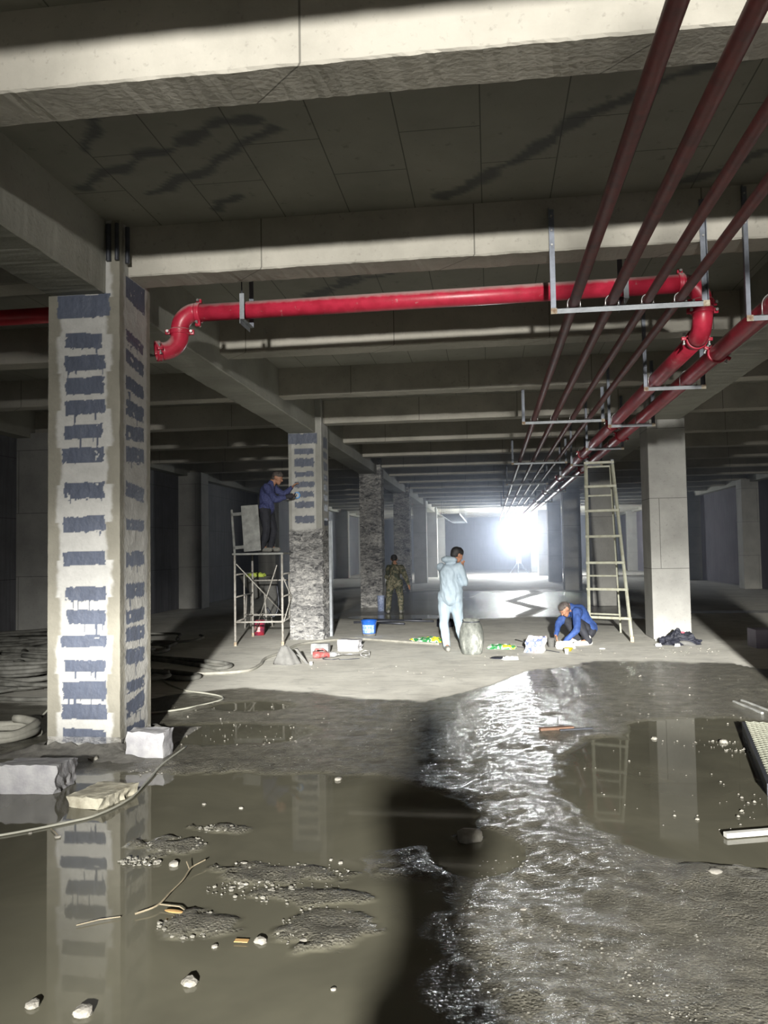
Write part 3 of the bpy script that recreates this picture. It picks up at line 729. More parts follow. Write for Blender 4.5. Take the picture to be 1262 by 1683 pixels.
def person(label, loc, J, mats, k=1.0, rz=0, bend=None, parts=('jacket', 'trousers'), hairm='hair_black', short=False, girth=1.0, gloves=None, hood=False):
    """J: joint dictionary in local metres. One continuous body, clothes as children."""
    root = thing('person', label, 'person', loc, rz, None); root.scale = (k, k, k)
    g = girth; b = []
    J = {a: (V(v) if hasattr(v, '__len__') and len(v) == 3 and not isinstance(v, dict) else v) for a, v in J.items()}
    pel, che, nk, hd = J['pelvis'], J['chest'], J['neck'], J['head']
    P = head(b, hd, J['face'], J.get('headup', (0, 0, 1)))
    b += [('c', nk-V((0, 0, .03)), .056, lerp(nk, hd, .6), .052), ('c', pel, .13*g, lerp(pel, che, .5), .115*g), ('c', lerp(pel, che, .5), .115*g, che, .13*g), ('c', che, .12, nk, .06)]
    for s in 'lr':
        sh, el, wr = J['sh'+s], J['el'+s], J['wr'+s]; hp, kn, an, to = J['hp'+s], J['kn'+s], J['an'+s], J['to'+s]
        b += [('c', che, .10, sh, .055), ('c', sh, .052, el, .040), ('c', el, .040, wr, .027), ('c', hp, .088*g, kn, .056), ('c', kn, .056, lerp(kn, an, .35), .055), ('c', lerp(kn, an, .35), .055, an, .037), ('c', an, .036, to, .030)]
        hd_ = J.get('hd'+s); dd = (wr-el).normalized() if hd_ is None else V(hd_)
        hand(b, wr, dd, J.get('hu'+s, (0, 0, 1)), .95, J.get('curl'+s, .55), 1 if s == 'r' else -1)
    body = blob('body', b, .0085, 'skin', root, 0, smooth=2)
    jk = [('c', pel+V((0, 0, .02)), .155*g, lerp(pel, che, .5), .140*g), ('c', lerp(pel, che, .5), .140*g, che, .155*g), ('c', che, .14, lerp(che, nk, .85), .075)]
    jk.append(('c', J['hpl']+V((0, 0, .03)), .125*g, J['hpr']+V((0, 0, .03)), .125*g))
    tr = [('c', J['hpl'], .128*g, J['hpr'], .128*g), ('c', pel+V((0, 0, .06)), .125*g, pel, .13*g)]
    for s in 'lr':
        sh, el, wr = J['sh'+s], J['el'+s], J['wr'+s]; hp, kn, an, to = J['hp'+s], J['kn'+s], J['an'+s], J['to'+s]
        jk += [('c', che, .125, sh, .078), ('c', sh, .078, el, .062), ('c', el, .062, lerp(el, wr, .93), .043)]
        tr += [('c', hp, .115*g, kn, .080), ('c', kn, .080, lerp(kn, an, .5), .075), ('c', lerp(kn, an, .5), .075, lerp(kn, an, 1.02), .066)]
    if hood: jk += [('c', pel+V((0, 0, .0)), .165*g, che-V((0, 0, .02)), .165*g), ('c', pel+V((.03, 0, .10)), .17*g, lerp(pel, che, .6), .17*g)]
    if hood: jk += [('e', lerp(nk, che, .12)-V(J['face']).normalized()*.085+V((0, 0, .02)), (.115, .085, .06)), ('e', nk-V(J['face']).normalized()*.03, (.115, .10, .055))]
    blob('jacket', jk, .013, mats[0], root, .016, 8)
    blob('trousers', tr, .013, mats[1], root, .014, 8)
    for s in 'lr':
        an, to = J['an'+s], J['to'+s]; d = (to-an); d.z = 0; d.normalize()
        blob('shoe', [('c', an+V((0, 0, -.025)), .056, an+V((0, 0, .045)), .052), ('c', an-d*.03+V((0, 0, -.035)), .048, to+d*.01+V((0, 0, .0)), .046)], .010, mats[2], root, .003, 20, 2)
    if gloves:
        for s in gloves:
            g_ = []; wr, el = J['wr'+s], J['el'+s]; hd_ = J.get('hd'+s); dd = (wr-el).normalized() if hd_ is None else V(hd_)
            g_.append(('c', wr, .046, wr+dd.normalized()*.08, .048)); hand(g_, wr, dd, J.get('hu'+s, (0, 0, 1)), 1.12, J.get('curl'+s, .55), 1 if s == 'r' else -1)
            blob('glove', g_, .008, 'glove_dark', root, 0, smooth=1)
    hair(P, root, hairm, 1, short)
    for e in (-1, 1):
        ey = bmesh.new(); ellips(ey, P(e*.030, .085, .002), (.009, .009, .006)); obj('eye', ey, 'hair_black', body, True)
    return root
# worker in the pale blue coverall, back three-quarters to the camera, hand at his mouth
person('person in pale blue hooded coverall standing behind the dark drum, hand raised to the mouth', (-.70, 13.42, 0),
    dict(pelvis=(.05, 0, .88), chest=(.03, .01, 1.26), neck=(.09, .04, 1.47), head=(.165, .09, 1.565), face=(.80, .55, -.32), headup=(.3, .1, 1),
         shl=(-.10, .08, 1.36), ell=(-.03, .30, 1.14), wrl=(.14, .36, 1.18), hdl=(1, 0, .3),
         shr=(.20, -.04, 1.36), elr=(.28, .0, 1.11), wrr=(.24, .12, 1.33), hdr=(.1, .25, 1), hur=(1, -.6, 0), curlr=.9,
         hpl=(-.04, .03, .86), knl=(-.07, .0, .46), anl=(-.03, -.02, .09), tol=(.0, -.16, .045),
         hpr=(.13, 0, .86), knr=(.17, .05, .47), anr=(.25, .12, .09), tor=(.33, .10, .045)),
    ('coverall', 'coverall', 'shoe_grey'), 1.0, hood=True, girth=1.02)
# worker in blue crouching by the ladder
person('person in royal blue jacket crouching and working low on the floor before the ladder', (1.50, 14.25, 0),
    dict(pelvis=(.13, .10, .25), chest=(-.02, .02, .53), neck=(-.18, -.03, .64), head=(-.26, -.09, .61), face=(-.72, -.45, -.75), headup=(-.6, -.2, .65),
         shl=(-.07, -.17, .56), ell=(-.10, -.35, .28), wrl=(-.30, -.36, .08), hdl=(-1, .1, -.25), hul=(0, 0, 1), curll=.6,
         shr=(-.16, .16, .55), elr=(-.36, .05, .35), wrr=(-.42, -.12, .17), hdr=(.1, -.5, -1), hur=(-1, 0, 0), curlr=.7,
         hpl=(.14, .0, .23), knl=(-.06, -.17, .40), anl=(.10, -.20, .09), tol=(-.10, -.26, .045),
         hpr=(.10, .18, .23), knr=(-.22, .10, .40), anr=(-.05, .16, .09), tor=(-.20, .12, .045)),
    ('royal_jacket', 'dark_trousers', 'shoe_white'), 1.0, hairm='hair_grey', short=True)
# worker on the scaffold
SCZ = 1.655
person('person in a navy patterned shirt on the scaffold platform, reaching to the painted column', (-4.10, 14.82, SCZ),
    dict(pelvis=(-.02, 0, .80), chest=(.0, .0, 1.12), neck=(.10, .0, 1.31), head=(.20, -.01, 1.385), face=(.93, -.1, -.30), headup=(.25, 0, 1),
         shl=(.06, .17, 1.22), ell=(.26, .22, 1.08), wrl=(.42, .22, 1.22), curll=.8,
         shr=(.04, -.17, 1.20), elr=(.21, -.22, .96), wrr=(.42, -.16, 1.02), hdr=(1, .1, .15), curlr=.9, hur=(0, -.2, 1),
         hpl=(-.02, .10, .78), knl=(.08, .10, .43), anl=(.02, .12, .09), tol=(.16, .12, .045),
         hpr=(-.03, -.09, .78), knr=(.01, -.11, .42), anr=(-.07, -.10, .09), tor=(.07, -.12, .045)),
    ('navy_print', 'dark_trousers', 'shoe_grey'), 1.0, hairm='hair_grey', short=True, gloves='r')
# worker in camouflage, seen from behind
person('person in camouflage jacket and trousers seen from behind beside the hacked columns', (-2.50, 21.3, 0),
    dict(pelvis=(.0, 0, .80), chest=(.02, .07, 1.14), neck=(.0, .15, 1.33), head=(-.02, .22, 1.41), face=(-.1, .9, -.5), headup=(0, .4, .9),
         shl=(-.15, .10, 1.20), ell=(-.22, .16, .96), wrl=(-.16, .32, .84), shr=(.18, .10, 1.20), elr=(.28, .10, .96), wrr=(.36, .06, .76), curlr=.4,
         hpl=(-.10, .0, .78), knl=(-.15, .08, .42), anl=(-.17, .0, .09), tol=(-.19, .14, .045),
         hpr=(.10, .0, .78), knr=(.15, .08, .42), anr=(.17, .0, .09), tor=(.19, .14, .045)),
    ('camouflage', 'camouflage', 'shoe_grey'), 1.0)
# the photographer, standing just behind the camera
ph = person('person holding up a phone just behind the camera, whose shadow falls along the wet floor', (.03, -.34, 0),
    dict(pelvis=(0, 0, .94), chest=(0, 0, 1.30), neck=(0, .02, 1.49), head=(0, .04, 1.60), face=(0, 1, .0),
         shl=(-.14, .0, 1.40), ell=(-.12, .20, 1.20), wrl=(-.07, .24, 1.50), hdl=(.2, .1, 1), hul=(-1, 0, 0),
         shr=(.14, .0, 1.40), elr=(.12, .20, 1.20), wrr=(.01, .24, 1.50), hdr=(-.1, .1, 1), hur=(1, 0, 0),
         hpl=(-.09, 0, .92), knl=(-.10, .02, .50), anl=(-.11, 0, .09), tol=(-.12, .15, .045),
         hpr=(.09, 0, .92), knr=(.10, .02, .50), anr=(.11, 0, .09), tor=(.12, .15, .045)),
    ('dark_trousers', 'dark_trousers', 'shoe_grey'), 1.0, girth=.84)
tag(obj('phone', box((-.038, -.045, 1.575), (.038, -.037, 1.735), .003), 'dark_steel'), 'phone held up by the person behind the camera', 'phone')
# ------------------------------------------------------------------ scaffold and ladder
simple('scaffold_paint', (.42, .41, .38), .6, .45, 18, .2, 60, col2=(.2, .18, .15), mixs=.42)
simple('board_grey', (.33, .34, .325), .85, .4, 7, .3, 40, col2=(.17, .175, .17))
simple('ladder_paint', (.42, .43, .35), .5, .3, 12, .15, 50, col2=(.30, .29, .21), mixs=.4)
t = thing('scaffold', 'mud splashed steel mobile scaffold frame beside the second column', 'scaffold', (-4.51, 14.10, 0), math.radians(5.5))
W_, D_, H_ = .845, 1.62, SCZ-.045
for x, y in ((0, 0), (W_, 0), (0, D_), (W_, D_)):
    l = obj('leg', TB([(x, y, .05), (x, y, H_)], .020, 12), 'scaffold_paint', t, True)
    obj('foot', TB([(x, y, 0), (x, y, .07)], .026, 12), 'rust', l)
for x in (0, W_):
    for z in (.42, .86, 1.26):
        obj('rung', TB([(x, 0, z), (x, D_, z)], .014, 10), 'scaffold_paint', t, True)
    obj('centre_post', TB([(x, D_*.5, .42), (x, D_*.5, 1.26)], .013, 10), 'scaffold_paint', t, True)
for y in (0, D_): obj('cross_tube', TB([(0, y, .42), (W_, y, .42)], .017, 10), 'scaffold_paint', t, True)
obj('cross_tube', TB([(0, D_, 1.1), (W_+.12, D_, 1.1)], .014, 10), 'scaffold_paint', t, True)
for a, b in (((.02, .03, 1.45), (W_-.1, D_-.05, .3)), ((W_-.1, .05, 1.42), (.05, D_-.05, .10)), ((W_+.02, .0, 1.2), (W_+.05, D_, .45)), ((W_+.05, D_, 1.2), (W_+.02, .02, .42))):
    obj('diagonal_brace', TB([a, b], .010, 8), 'scaffold_paint', t, True)
b = bmesh.new(); bx(b, (-.04, -.04, H_), (W_+.03, D_+.03, H_+.035), .006)
obj('platform', b, 'board_grey', t)
# wooden bench standing on end on the platform
t = thing('bench', 'mud grey wooden bench stood on its end on the scaffold platform', 'bench', (-4.30, 14.42, SCZ-.01), math.radians(4))
mt = Matrix.Rotation(math.radians(-3.5), 4, 'Y')
obj('seat_board', box((-.13, -.02, .03), (.185, .02, .87), .006, mt), 'board_grey', t)
for zz, n_ in ((.09, 'lower'), (.70, 'upper')):
    obj('leg', box((-.34, .05, zz), (-.13, .09, zz+.06), .005, mt), 'board_grey', t)
    obj('leg', box((-.34, .20, zz), (-.13, .24, zz+.06), .005, mt), 'board_grey', t)
obj('stretcher', box((-.34, .05, .02), (-.30, .09, .82), .005, mt), 'board_grey', t)
obj('side_rail', box((-.13, .02, .04), (-.09, .24, .86), .005, mt), 'board_grey', t)
# glowing blue and white tool head held against the column
simple('light_blue', (.16, .40, .80), .35, .2, 10, .05)
t = thing('plastic_float', 'round light blue plastic float with a white centre held against the second column', 'tool', (-3.59, 15.055, 2.72))
b = lathe([(.001, 0), (.062, 0), (.066, .006), (.062, .014), (.001, .014)], 28)
for v in b.verts: v.co = V((v.co.x, -v.co.z, v.co.y))
obj('disc', b, 'light_blue', t)
b = lathe([(.001, .014), (.042, .014), (.034, .022), (.001, .022)], 24)
for v in b.verts: v.co = V((v.co.x, -v.co.z, v.co.y))
obj('centre_pad', b, 'white_plastic', t)
obj('handle', TB([(-.02, -.02, -.02), (-.055, -.05, -.06)], .011, 10), 'white_plastic', t, True)

# A-frame ladder: two frames hinged at the top
t = thing('step_ladder', 'tall pale green double sided ladder standing behind the crouching worker', 'ladder', (0, 0, 0))
A = dict(fl=(1.74, 15.05, 0), fr=(2.405, 14.62, 0), bl=(1.93, 16.6, 0), br=(2.47, 16.25, 0), tfl=(1.755, 15.06, 3.19), tfr=(2.215, 15.0, 3.19), tbl=(1.80, 15.28, 3.17), tbr=(2.21, 15.22, 3.17))
A = {k: V(v) for k, v in A.items()}
def rail(a, b, nm, w=.032, dd=.024):
    d = (b-a).normalized(); bm = bmesh.new(); q = d.to_track_quat('Z', 'Y').to_matrix().to_4x4(); L = (b-a).length
    bx(bm, (-w, -dd, 0), (w, dd, L), .004); Mx = Matrix.Translation(a) @ q
    for v in bm.verts: v.co = Mx @ v.co
    return obj(nm, bm, 'ladder_paint', t)
for a, b in (('fl', 'tfl'), ('fr', 'tfr')): obj('foot_cap', box(A[a]+V((-.03, -.03, 0)), A[a]+V((.03, .03, .10)), .005), 'rust', rail(A[a], A[b], 'front_rail', .022, .020))
for a, b in (('bl', 'tbl'), ('br', 'tbr')): rail(A[a], A[b], 'rear_rail', .018, .018)
def step(p, q, nm, w=.030, h=.022):
    d = (q-p); L = d.length; ang = math.atan2(d.y, d.x); Mx = Matrix.Translation(p) @ Matrix.Rotation(ang, 4, 'Z')
    return obj(nm, box((-.03, -w, -h), (L+.03, w, h), .004, Mx), 'ladder_paint', t)
for z in (.40, .90, 1.37, 1.84, 2.30, 2.74, 3.17):
    f = z/3.19; step(lerp(A['fl'], A['tfl'], f), lerp(A['fr'], A['tfr'], f), 'step')
for z in (.35, 1.1, 1.85, 2.6, 3.12):
    f = z/3.17; step(lerp(A['bl'], A['tbl'], f), lerp(A['br'], A['tbr'], f), 'rear_rung', .018, .016)
for a, b in (('tfl', 'tbl'), ('tfr', 'tbr')): obj('hinge', box(lerp(A[a], A[b], .5)+V((-.03, -.14, -.05)), lerp(A[a], A[b], .5)+V((.03, .14, .04)), .01), 'galvanised', t)

# ------------------------------------------------------------------ buckets, drum, bags
def hollow(rb, rt, h, th=.006, lip=.008):
    return lathe([(.001, 0), (rb, 0), (rb+(rt-rb)*.9, h*.9), (rt, h*.93), (rt+lip, h*.94), (rt+lip, h), (rt-th, h), (rb-th, .01), (.001, .01)], 32)
simple('bucket_blue', (.02, .13, .58), .35, .2, 9, .05)
simple('mud_grey', (.17, .165, .15), .85, .4, 16, .3, 60)
simple('label_white', (.45, .60, .80), .5, .4, 25, .05, col2=(.05, .18, .60), mixs=.5)
t = thing('bucket', 'blue plastic pail with pale printing and muddy base on the floor near the third column', 'bucket', (-2.36, 15.78, 0))
obj('pail', hollow(.125, .15, .305), 'bucket_blue', t, True)
def band(r0, r1, z0, z1, a0, a1, n=16):
    bm = bmesh.new(); A_ = [a0+(a1-a0)*i/n for i in range(n+1)]
    lo = [bm.verts.new((r0*cos(a), r0*sin(a), z0)) for a in A_]; hi = [bm.verts.new((r1*cos(a), r1*sin(a), z1)) for a in A_]
    for i in range(n): bm.faces.new((lo[i], lo[i+1], hi[i+1], hi[i]))
    return bm
obj('label', band(.1315, .144, .06, .22, -pi*.80, -pi*.2), 'label_white', t)
obj('muddy_base', lathe([(.12, 0), (.1295, 0), (.133, .045), (.125, .05)], 32, (False, False)), 'mud_grey', t, True)
obj('handle', TB(arc((0, -.02, .285), (1, 0, 0), (0, -.5, -.75), 0, pi, .153, 16), .0035, 6), 'rod_steel', t)
simple('bucket_red', (.42, .03, .045), .45, .4, 14, .1, col2=(.10, .03, .08))
t = thing('bucket', 'small red paint bucket with pale label standing under the scaffold', 'bucket', (-4.62, 15.98, 0))
obj('pail', hollow(.105, .125, .29), 'bucket_red', t, True); obj('label', band(.111, .121, .07, .20, -pi*.75, -pi*.35), simple('label_pale', (.6, .5, .5), .5, .5, 40, .05, col2=(.35, .03, .05)), t)
obj('handle', TB(arc((0, 0, .28), (1, 0, 0), (0, 0, 1), 0, pi, .125, 16), .0035, 6), 'rod_steel', t)
simple('bucket_pale', (.35, .42, .58), .45, .5, 20, .1, col2=(.14, .17, .30))
t = thing('bucket', 'narrow pale blue printed can at the foot of the third column', 'bucket', (-2.98, 22.2, 0))
obj('pail', hollow(.09, .10, .42), 'bucket_pale', t, True)
def m_drum():
    m, nt, b = newmat('drum_plastic'); c = coords(nt, (1, 1, .6))
    d = ramp(nt, nz(nt, c, 6, 7, .7), [(.35, (.05, .055, .05)), (.55, (.16, .17, .155)), (.68, (.42, .42, .39))])
    LK(nt, d, b.inputs['Base Color']); b.inputs['Roughness'].default_value = .7; bump(nt, b, nz(nt, c, 30, 4), .3, .01)
m_drum()
t = thing('drum', 'dark mud caked plastic drum with a bulged body, open at the top', 'drum', (-.315, 13.03, 0))
pr = [(.001, 0), (.145, 0), (.158, .015)] + [(.158+.036*sin(pi*i/10), .015+.46*i/10) for i in range(1, 10)] + [(.150, .475), (.128, .495), (.128, .535), (.136, .54), (.136, .55), (.118, .55), (.118, .49), (.15, .3), (.14, .05), (.001, .04)]
obj('barrel', lathe(pr, 36), 'drum_plastic', t, True)
obj('rim', lathe([(.126, .497), (.140, .499), (.140, .513), (.126, .515)], 36, (False, False)), 'dark_steel', t, True)
def printed(name, base, inks, sc=9):
    m, nt, b = newmat(name); c = coords(nt)
    d = base
    col = None
    r = N(nt, 'ShaderNodeTexNoise', i_Scale=sc, i_Detail=1.0); LK(nt, c, r.inputs['Vector'])
    stops = [(0, base)] + inks
    col = ramp(nt, r.outputs['Fac'], stops, 'CONSTANT')
    LK(nt, col, b.inputs['Base Color']); b.inputs['Roughness'].default_value = .4; bump(nt, b, nz(nt, c, 12, 3), .4, .02)
printed('green_print', (.40, .45, .40), [(.38, (.03, .18, .06)), (.52, (.40, .45, .40)), (.58, (.42, .42, .02)), (.68, (.03, .18, .06))], 7)
printed('white_print', (.40, .40, .42), [(.40, (.12, .15, .38)), (.47, (.40, .40, .42)), (.60, (.30, .15, .15)), (.63, (.40, .40, .42))], 9)
def crumple(name, label, loc, size, mat, rz, seed, n=16, cat='bag', hi=.6):
    """half-empty sack: closed crumpled pillow resting on the floor"""
    bm = bmesh.new(); ellips(bm, (0, 0, 0), (1, 1, 1))
    bmesh.ops.subdivide_edges(bm, edges=bm.edges, cuts=2, use_grid_fill=True)
    for v in bm.verts:
        c = v.co.copy(); x = max(-1, min(1, c.x*1.5)); y = max(-1, min(1, c.y*1.5)); z = c.z
        f = 1 + .30*noise.noise(c*1.7+V((seed, 0, 0))) ; g_ = noise.fractal(c*3.2+V((0, seed, 0)), 1, 2, 3)
        v.co = V((x*size[0]*.5*f, y*size[1]*.5*f, max(0, (z+.45+.5*g_)*size[2]*hi)))
    o = obj(name, bm, mat, None, False, loc); o.rotation_euler = (0, 0, rz)
    return tag(o, label, cat)
t = crumple('cement_bag', 'crumpled green and yellow printed bag lying left of the standing worker', (-1.15, 14.65, 0), (.46, .30, .10), 'green_print', .5, 3)
t = crumple('cement_bag', 'flat green printed bag with a yellow corner lying right of the dark drum', (.16, 13.75, 0), (.42, .28, .07), 'green_print', -.1, 8)
# white plastic sack with upright folded top
t = thing('plastic_sack', 'white plastic sack with blue print standing on the floor before the crouching worker', 'sack', (.66, 13.22, 0), -.35)
bm = bmesh.new(); vs = bx(bm, (-.15, -.07, 0), (.15, .07, .25))
bmesh.ops.subdivide_edges(bm, edges=bm.edges, cuts=9, use_grid_fill=True)
for v in bm.verts:
    c = v.co.copy(); q = noise.fractal(c*9, 1, 2, 3); top = c.z/.25
    v.co = V((c.x*(1-.12*top)+.03*q+.05*top, c.y*(1+.5*sin(pi*min(1, top)))*(1-.45*top)+.03*noise.noise(c*11), max(0, c.z+.035*q*top)))
obj('sack_body', bm, 'white_print', t)
bm = bmesh.new(); vs = bx(bm, (.08, -.05, .0), (.15, .07, .24)); bmesh.ops.subdivide_edges(bm, edges=bm.edges, cuts=6, use_grid_fill=True)
for v in bm.verts: v.co = v.co + V((.05*v.co.z/.24, 0, 0)) + .02*V((noise.noise(v.co*14), noise.noise(v.co*12+V((5, 0, 0))), 0))
obj('folded_side', bm, 'white_plastic', t)
simple('black_cloth', (.012, .014, .026), .7, .4, 9, .3, 40)
simple('canvas_grey', (.13, .13, .125), .9, .35, 9, .35, 40)
t = thing('duffel_bag', 'slumped black bag with red tag at the foot of the right column', 'bag', (3.13, 14.28, 0))
bm = bmesh.new(); ellips(bm, (0, 0, 0), (1, 1, 1)); bmesh.ops.subdivide_edges(bm, edges=bm.edges, cuts=2, use_grid_fill=True)
for v in bm.verts:
    c = v.co.copy(); g_ = noise.fractal(c*2.2, 1, 2, 4); v.co = V((c.x*.33*(1+.2*g_), c.y*.19*(1+.3*g_), max(0, (c.z*.20+.02)*(1+.5*g_)*(1-.35*abs(c.x+.1)))))
obj('bag_body', bm, 'black_cloth', t)
bm = bmesh.new(); ellips(bm, (.08, -.16, .03), (.15, .06, .045), (0, .2, .1)); obj('flap', bm, 'canvas_grey', t, True)
obj('tag', box((-.02, -.06, .19), (.06, -.02, .215), .004), simple('tag_red', (.65, .06, .10), .4, .1, 9, 0), t)
for i in range(3): crumple('litter_scrap', 'pale crumpled scrap at the foot of the right column, %s' % ('left of the black bag', 'before the black bag', 'at the corner of the column')[i], ((2.72, 14.0, 0), (3.02, 13.98, 0), (2.86, 14.72, 0))[i], (.09, .06, .05), 'white_plastic', i, i*3+1, cat='litter')
# yellow bowl, cup, white gloves and shoe-white bags by the croucher
simple('yellow_plastic', (.45, .38, .02), .4, .1, 9, 0)
tag(obj('bowl', lathe([(.001, 0), (.045, 0), (.075, .045), (.080, .047), (.074, .05), (.045, .008), (.001, .008)], 28), 'yellow_plastic', None, True, (1.21, 13.38, 0)), 'shallow yellow plastic bowl on the floor beside the crouching worker', 'bowl')
tag(obj('cup', lathe([(.001, 0), (.028, 0), (.036, .075), (.038, .078), (.034, .078), (.026, .006), (.001, .006)], 20), 'white_plastic', None, True, (1.15, 13.02, 0)), 'small white cup on the floor in front of the yellow bowl', 'cup')
crumple('cloth', 'crumpled white cloth on the floor between the bowl and the crouching worker', (1.19, 13.72, 0), (.28, .14, .11), 'shoe_white', .2, 5, cat='cloth', hi=.7)
tag(obj('putty_pot', hollow(.05, .06, .15), 'canvas_grey', None, True, (.98, 13.90, 0)), 'small grey pot at the hands of the crouching worker', 'pot')
tag(obj('tape_piece', box((0, 0, 0), (.09, .02, .02), .004), 'white_plastic', None, False, (1.72, 13.6, 0)), 'small white strip on the dry floor right of the crouching worker', 'strip')
tag(obj('stirring_stick', TB([(.42, 14.85, .02), (.60, 14.35, .02), (.66, 14.1, .02)], .012, 8), 'white_plastic', None, True), 'short pale stick lying on the dry floor left of the crouching worker', 'stick')
tag(obj('wire', TB(smooth_path([(.42, 13.9, .008), (.75, 13.6, .008), (1.05, 13.15, .008)]), .006, 6), 'dark_steel', None, True), 'thin wire on the floor between the sack and the cup', 'wire')
# wet stain-like rag beside the drum
tag(obj('wet_rag', lathe([(.001, .012), (.12, .012), (.16, 0)], 24), 'black_cloth', None, True, (.12, 12.55, 0)), 'dark wet rag flattened on the floor in front of the drum', 'rag')
crumple('litter_scrap', 'white paper scrap on the dark rag in front of the drum', (.27, 12.36, 0), (.22, .10, .05), 'white_plastic', .1, 12, cat='litter')
# ------------------------------------------------------------------ blocks
def block(name, label, loc, size, rz, mat, seed, jit=.012, cuts=10, cat='block', chip=0, slope=0, group=None):
    bm = bmesh.new(); bx(bm, (-size[0]/2, -size[1]/2, 0), (size[0]/2, size[1]/2, size[2]))
    bmesh.ops.subdivide_edges(bm, edges=bm.edges, cuts=cuts, use_grid_fill=True)
    for v in bm.verts:
        c = v.co.copy(); q = V((noise.noise(c*14+V((seed, 0, 0))), noise.noise(c*14+V((0, seed, 0))), noise.noise(c*14+V((0, 0, seed)))))
        e = sum(abs(abs(a)-b/2) < .002 for a, b in ((c.x, size[0]), (c.y, size[1]))) + (abs(c.z-size[2]) < .002)
        v.co = c + q*jit*(1.3 if e > 1 else .5)
        if chip and c.x > 0: v.co.x -= chip*(1-c.z/size[2])*abs(noise.noise(c*9+V((seed, 2, 0))))
        v.co.z = max(0, v.co.z*(1 - slope*(c.y/size[1]+.5)))
    o = obj(name, bm, mat, None, False, loc); o.rotation_euler = (0, 0, rz)
    return tag(o, label, cat, group)
simple('aerated_white', (.36, .36, .37), .8, .2, 9, .4, 60, col2=(.25, .25, .27))
simple('foam_cream', (.48, .46, .37), .8, .25, 12, .35, 50, col2=(.27, .25, .19))
simple('aerated_grey', (.22, .225, .23), .85, .3, 9, .4, 60)
block('aerated_block', 'white aerated block standing against the right foot of the near column', (-2.80, 6.47, 0), (.32, .20, .21), -.03, 'aerated_white', 3)
block('aerated_block', 'broken grey white block with sloping top at the left edge of the puddle', (-3.24, 5.55, 0), (.44, .34, .20), .05, 'aerated_white', 5, .014, chip=.05, slope=.15)
block('foam_slab', 'cream coloured flat slab lying in the puddle before the near column', (-2.62, 5.29, 0), (.27, .38, .075), -.18, 'foam_cream', 9, .014, chip=.1)
block('plaster_slab', 'light grey square block in front of the second column, left of the white one', (-2.74, 13.0, 0), (.29, .12, .17), -.08, 'aerated_grey', 11, .006)
block('plaster_slab', 'larger white slab leaning behind the demolition hammer', (-2.33, 13.45, 0), (.37, .24, .19), -.15, 'aerated_white', 13, .008, chip=.2)
block('cardboard_box', 'pale violet box on the floor at the right edge beyond the bag', (4.42, 13.9, 0), (.52, .42, .29), .02, simple('box_violet', (.36, .34, .42), .8, .15, 6, .1), 15, .002, cuts=2, cat='box')
# tool hood of stiff grey canvas
t = thing('canvas_hood', 'stiff grey canvas cone slumped on the floor at the foot of the scaffold', 'cover', (-2.99, 11.85, 0), .2)
bm = lathe([(.02, .27), (.05, .25), (.10, .15), (.155, .04), (.165, .0)], 28)
for v in bm.verts:
    c = v.co.copy(); a = math.atan2(c.y, c.x); f = 1+.13*sin(a*4+1)+.25*noise.noise(c*7); v.co = V((c.x*f*1.15-.15*c.z, c.y*f*.8, c.z*(1+.1*noise.noise(c*8))))
obj('hood', bm, 'canvas_grey', t, True)
bm = bmesh.new(); bx(bm, (.10, -.03, 0), (.14, .07, .22)); 
for v in bm.verts: v.co.x += .16*(1-v.co.z/.22)
obj('side_flap', bm, 'canvas_grey', t)
bm = bmesh.new(); bx(bm, (.12, .05, 0), (.15, .17, .13))
for v in bm.verts: v.co.x += .14*(1-v.co.z/.13)
obj('side_flap', bm, 'canvas_grey', t)
# demolition hammer
simple('tool_red', (.26, .04, .04), .5, .5, 22, .2, col2=(.17, .15, .14), mixs=.46)
t = thing('demolition_hammer', 'red electric mixer drill with long shaft and cage paddle lying on the dry floor', 'power tool', (-2.74, 12.42, .06), .16)
b = TB([(0, 0, .0), (.10, 0, 0), (.105, 0, 0), (.26, 0, 0)], [.055, .058, .050, .045], 18); obj('motor_housing', b, 'tool_red', t, True)
obj('gear_case', TB([(.26, 0, 0), (.33, 0, 0), (.38, 0, 0)], [.045, .042, .022], 16), 'aerated_grey', t, True)
obj('chuck', TB([(.38, 0, -.0), (.42, 0, 0)], .018, 12), 'rod_steel', t, True)
obj('grip', TB([(.03, .0, .05), (.05, -.03, .09), (.16, -.03, .09), (.2, 0, .045)], .014, 8), 'tool_red', t, True)
obj('shaft', TB([(.42, 0, 0), (.72, 0, 0)], .009, 10), 'rod_steel', t, True)
bm = bmesh.new()
for k in range(4):
    a = pi/2*k+.3; tube(bm, [(.72, 0, 0), (.76, .035*cos(a), .035*sin(a)), (.80, .06*cos(a), .055*sin(a)), (.87, .065*cos(a), .055*sin(a))], .005, 6)
tube(bm, [(.87, .065*cos(2*pi*i/16), .055*sin(2*pi*i/16)) for i in range(16)], .006, 6, closed=True)
obj('paddle', bm, 'rod_steel', t, True)
obj('power_cord', TB(smooth_path([(.22, -.05, -.02), (.16, -.12, -.05), (.30, -.17, -.052), (.40, -.12, -.052), (.42, -.2, -.052), (.55, -.19, -.052), (.72, -.12, -.052)]), .006, 6), 'dark_steel', t, True)
tag(obj('litter_scrap', box((-.02, -.012, 0), (.02, .012, .05), .004), 'white_plastic', None, False, (-2.62, 11.75, 0)), 'tiny white stub standing on the dry floor before the hammer', 'litter')

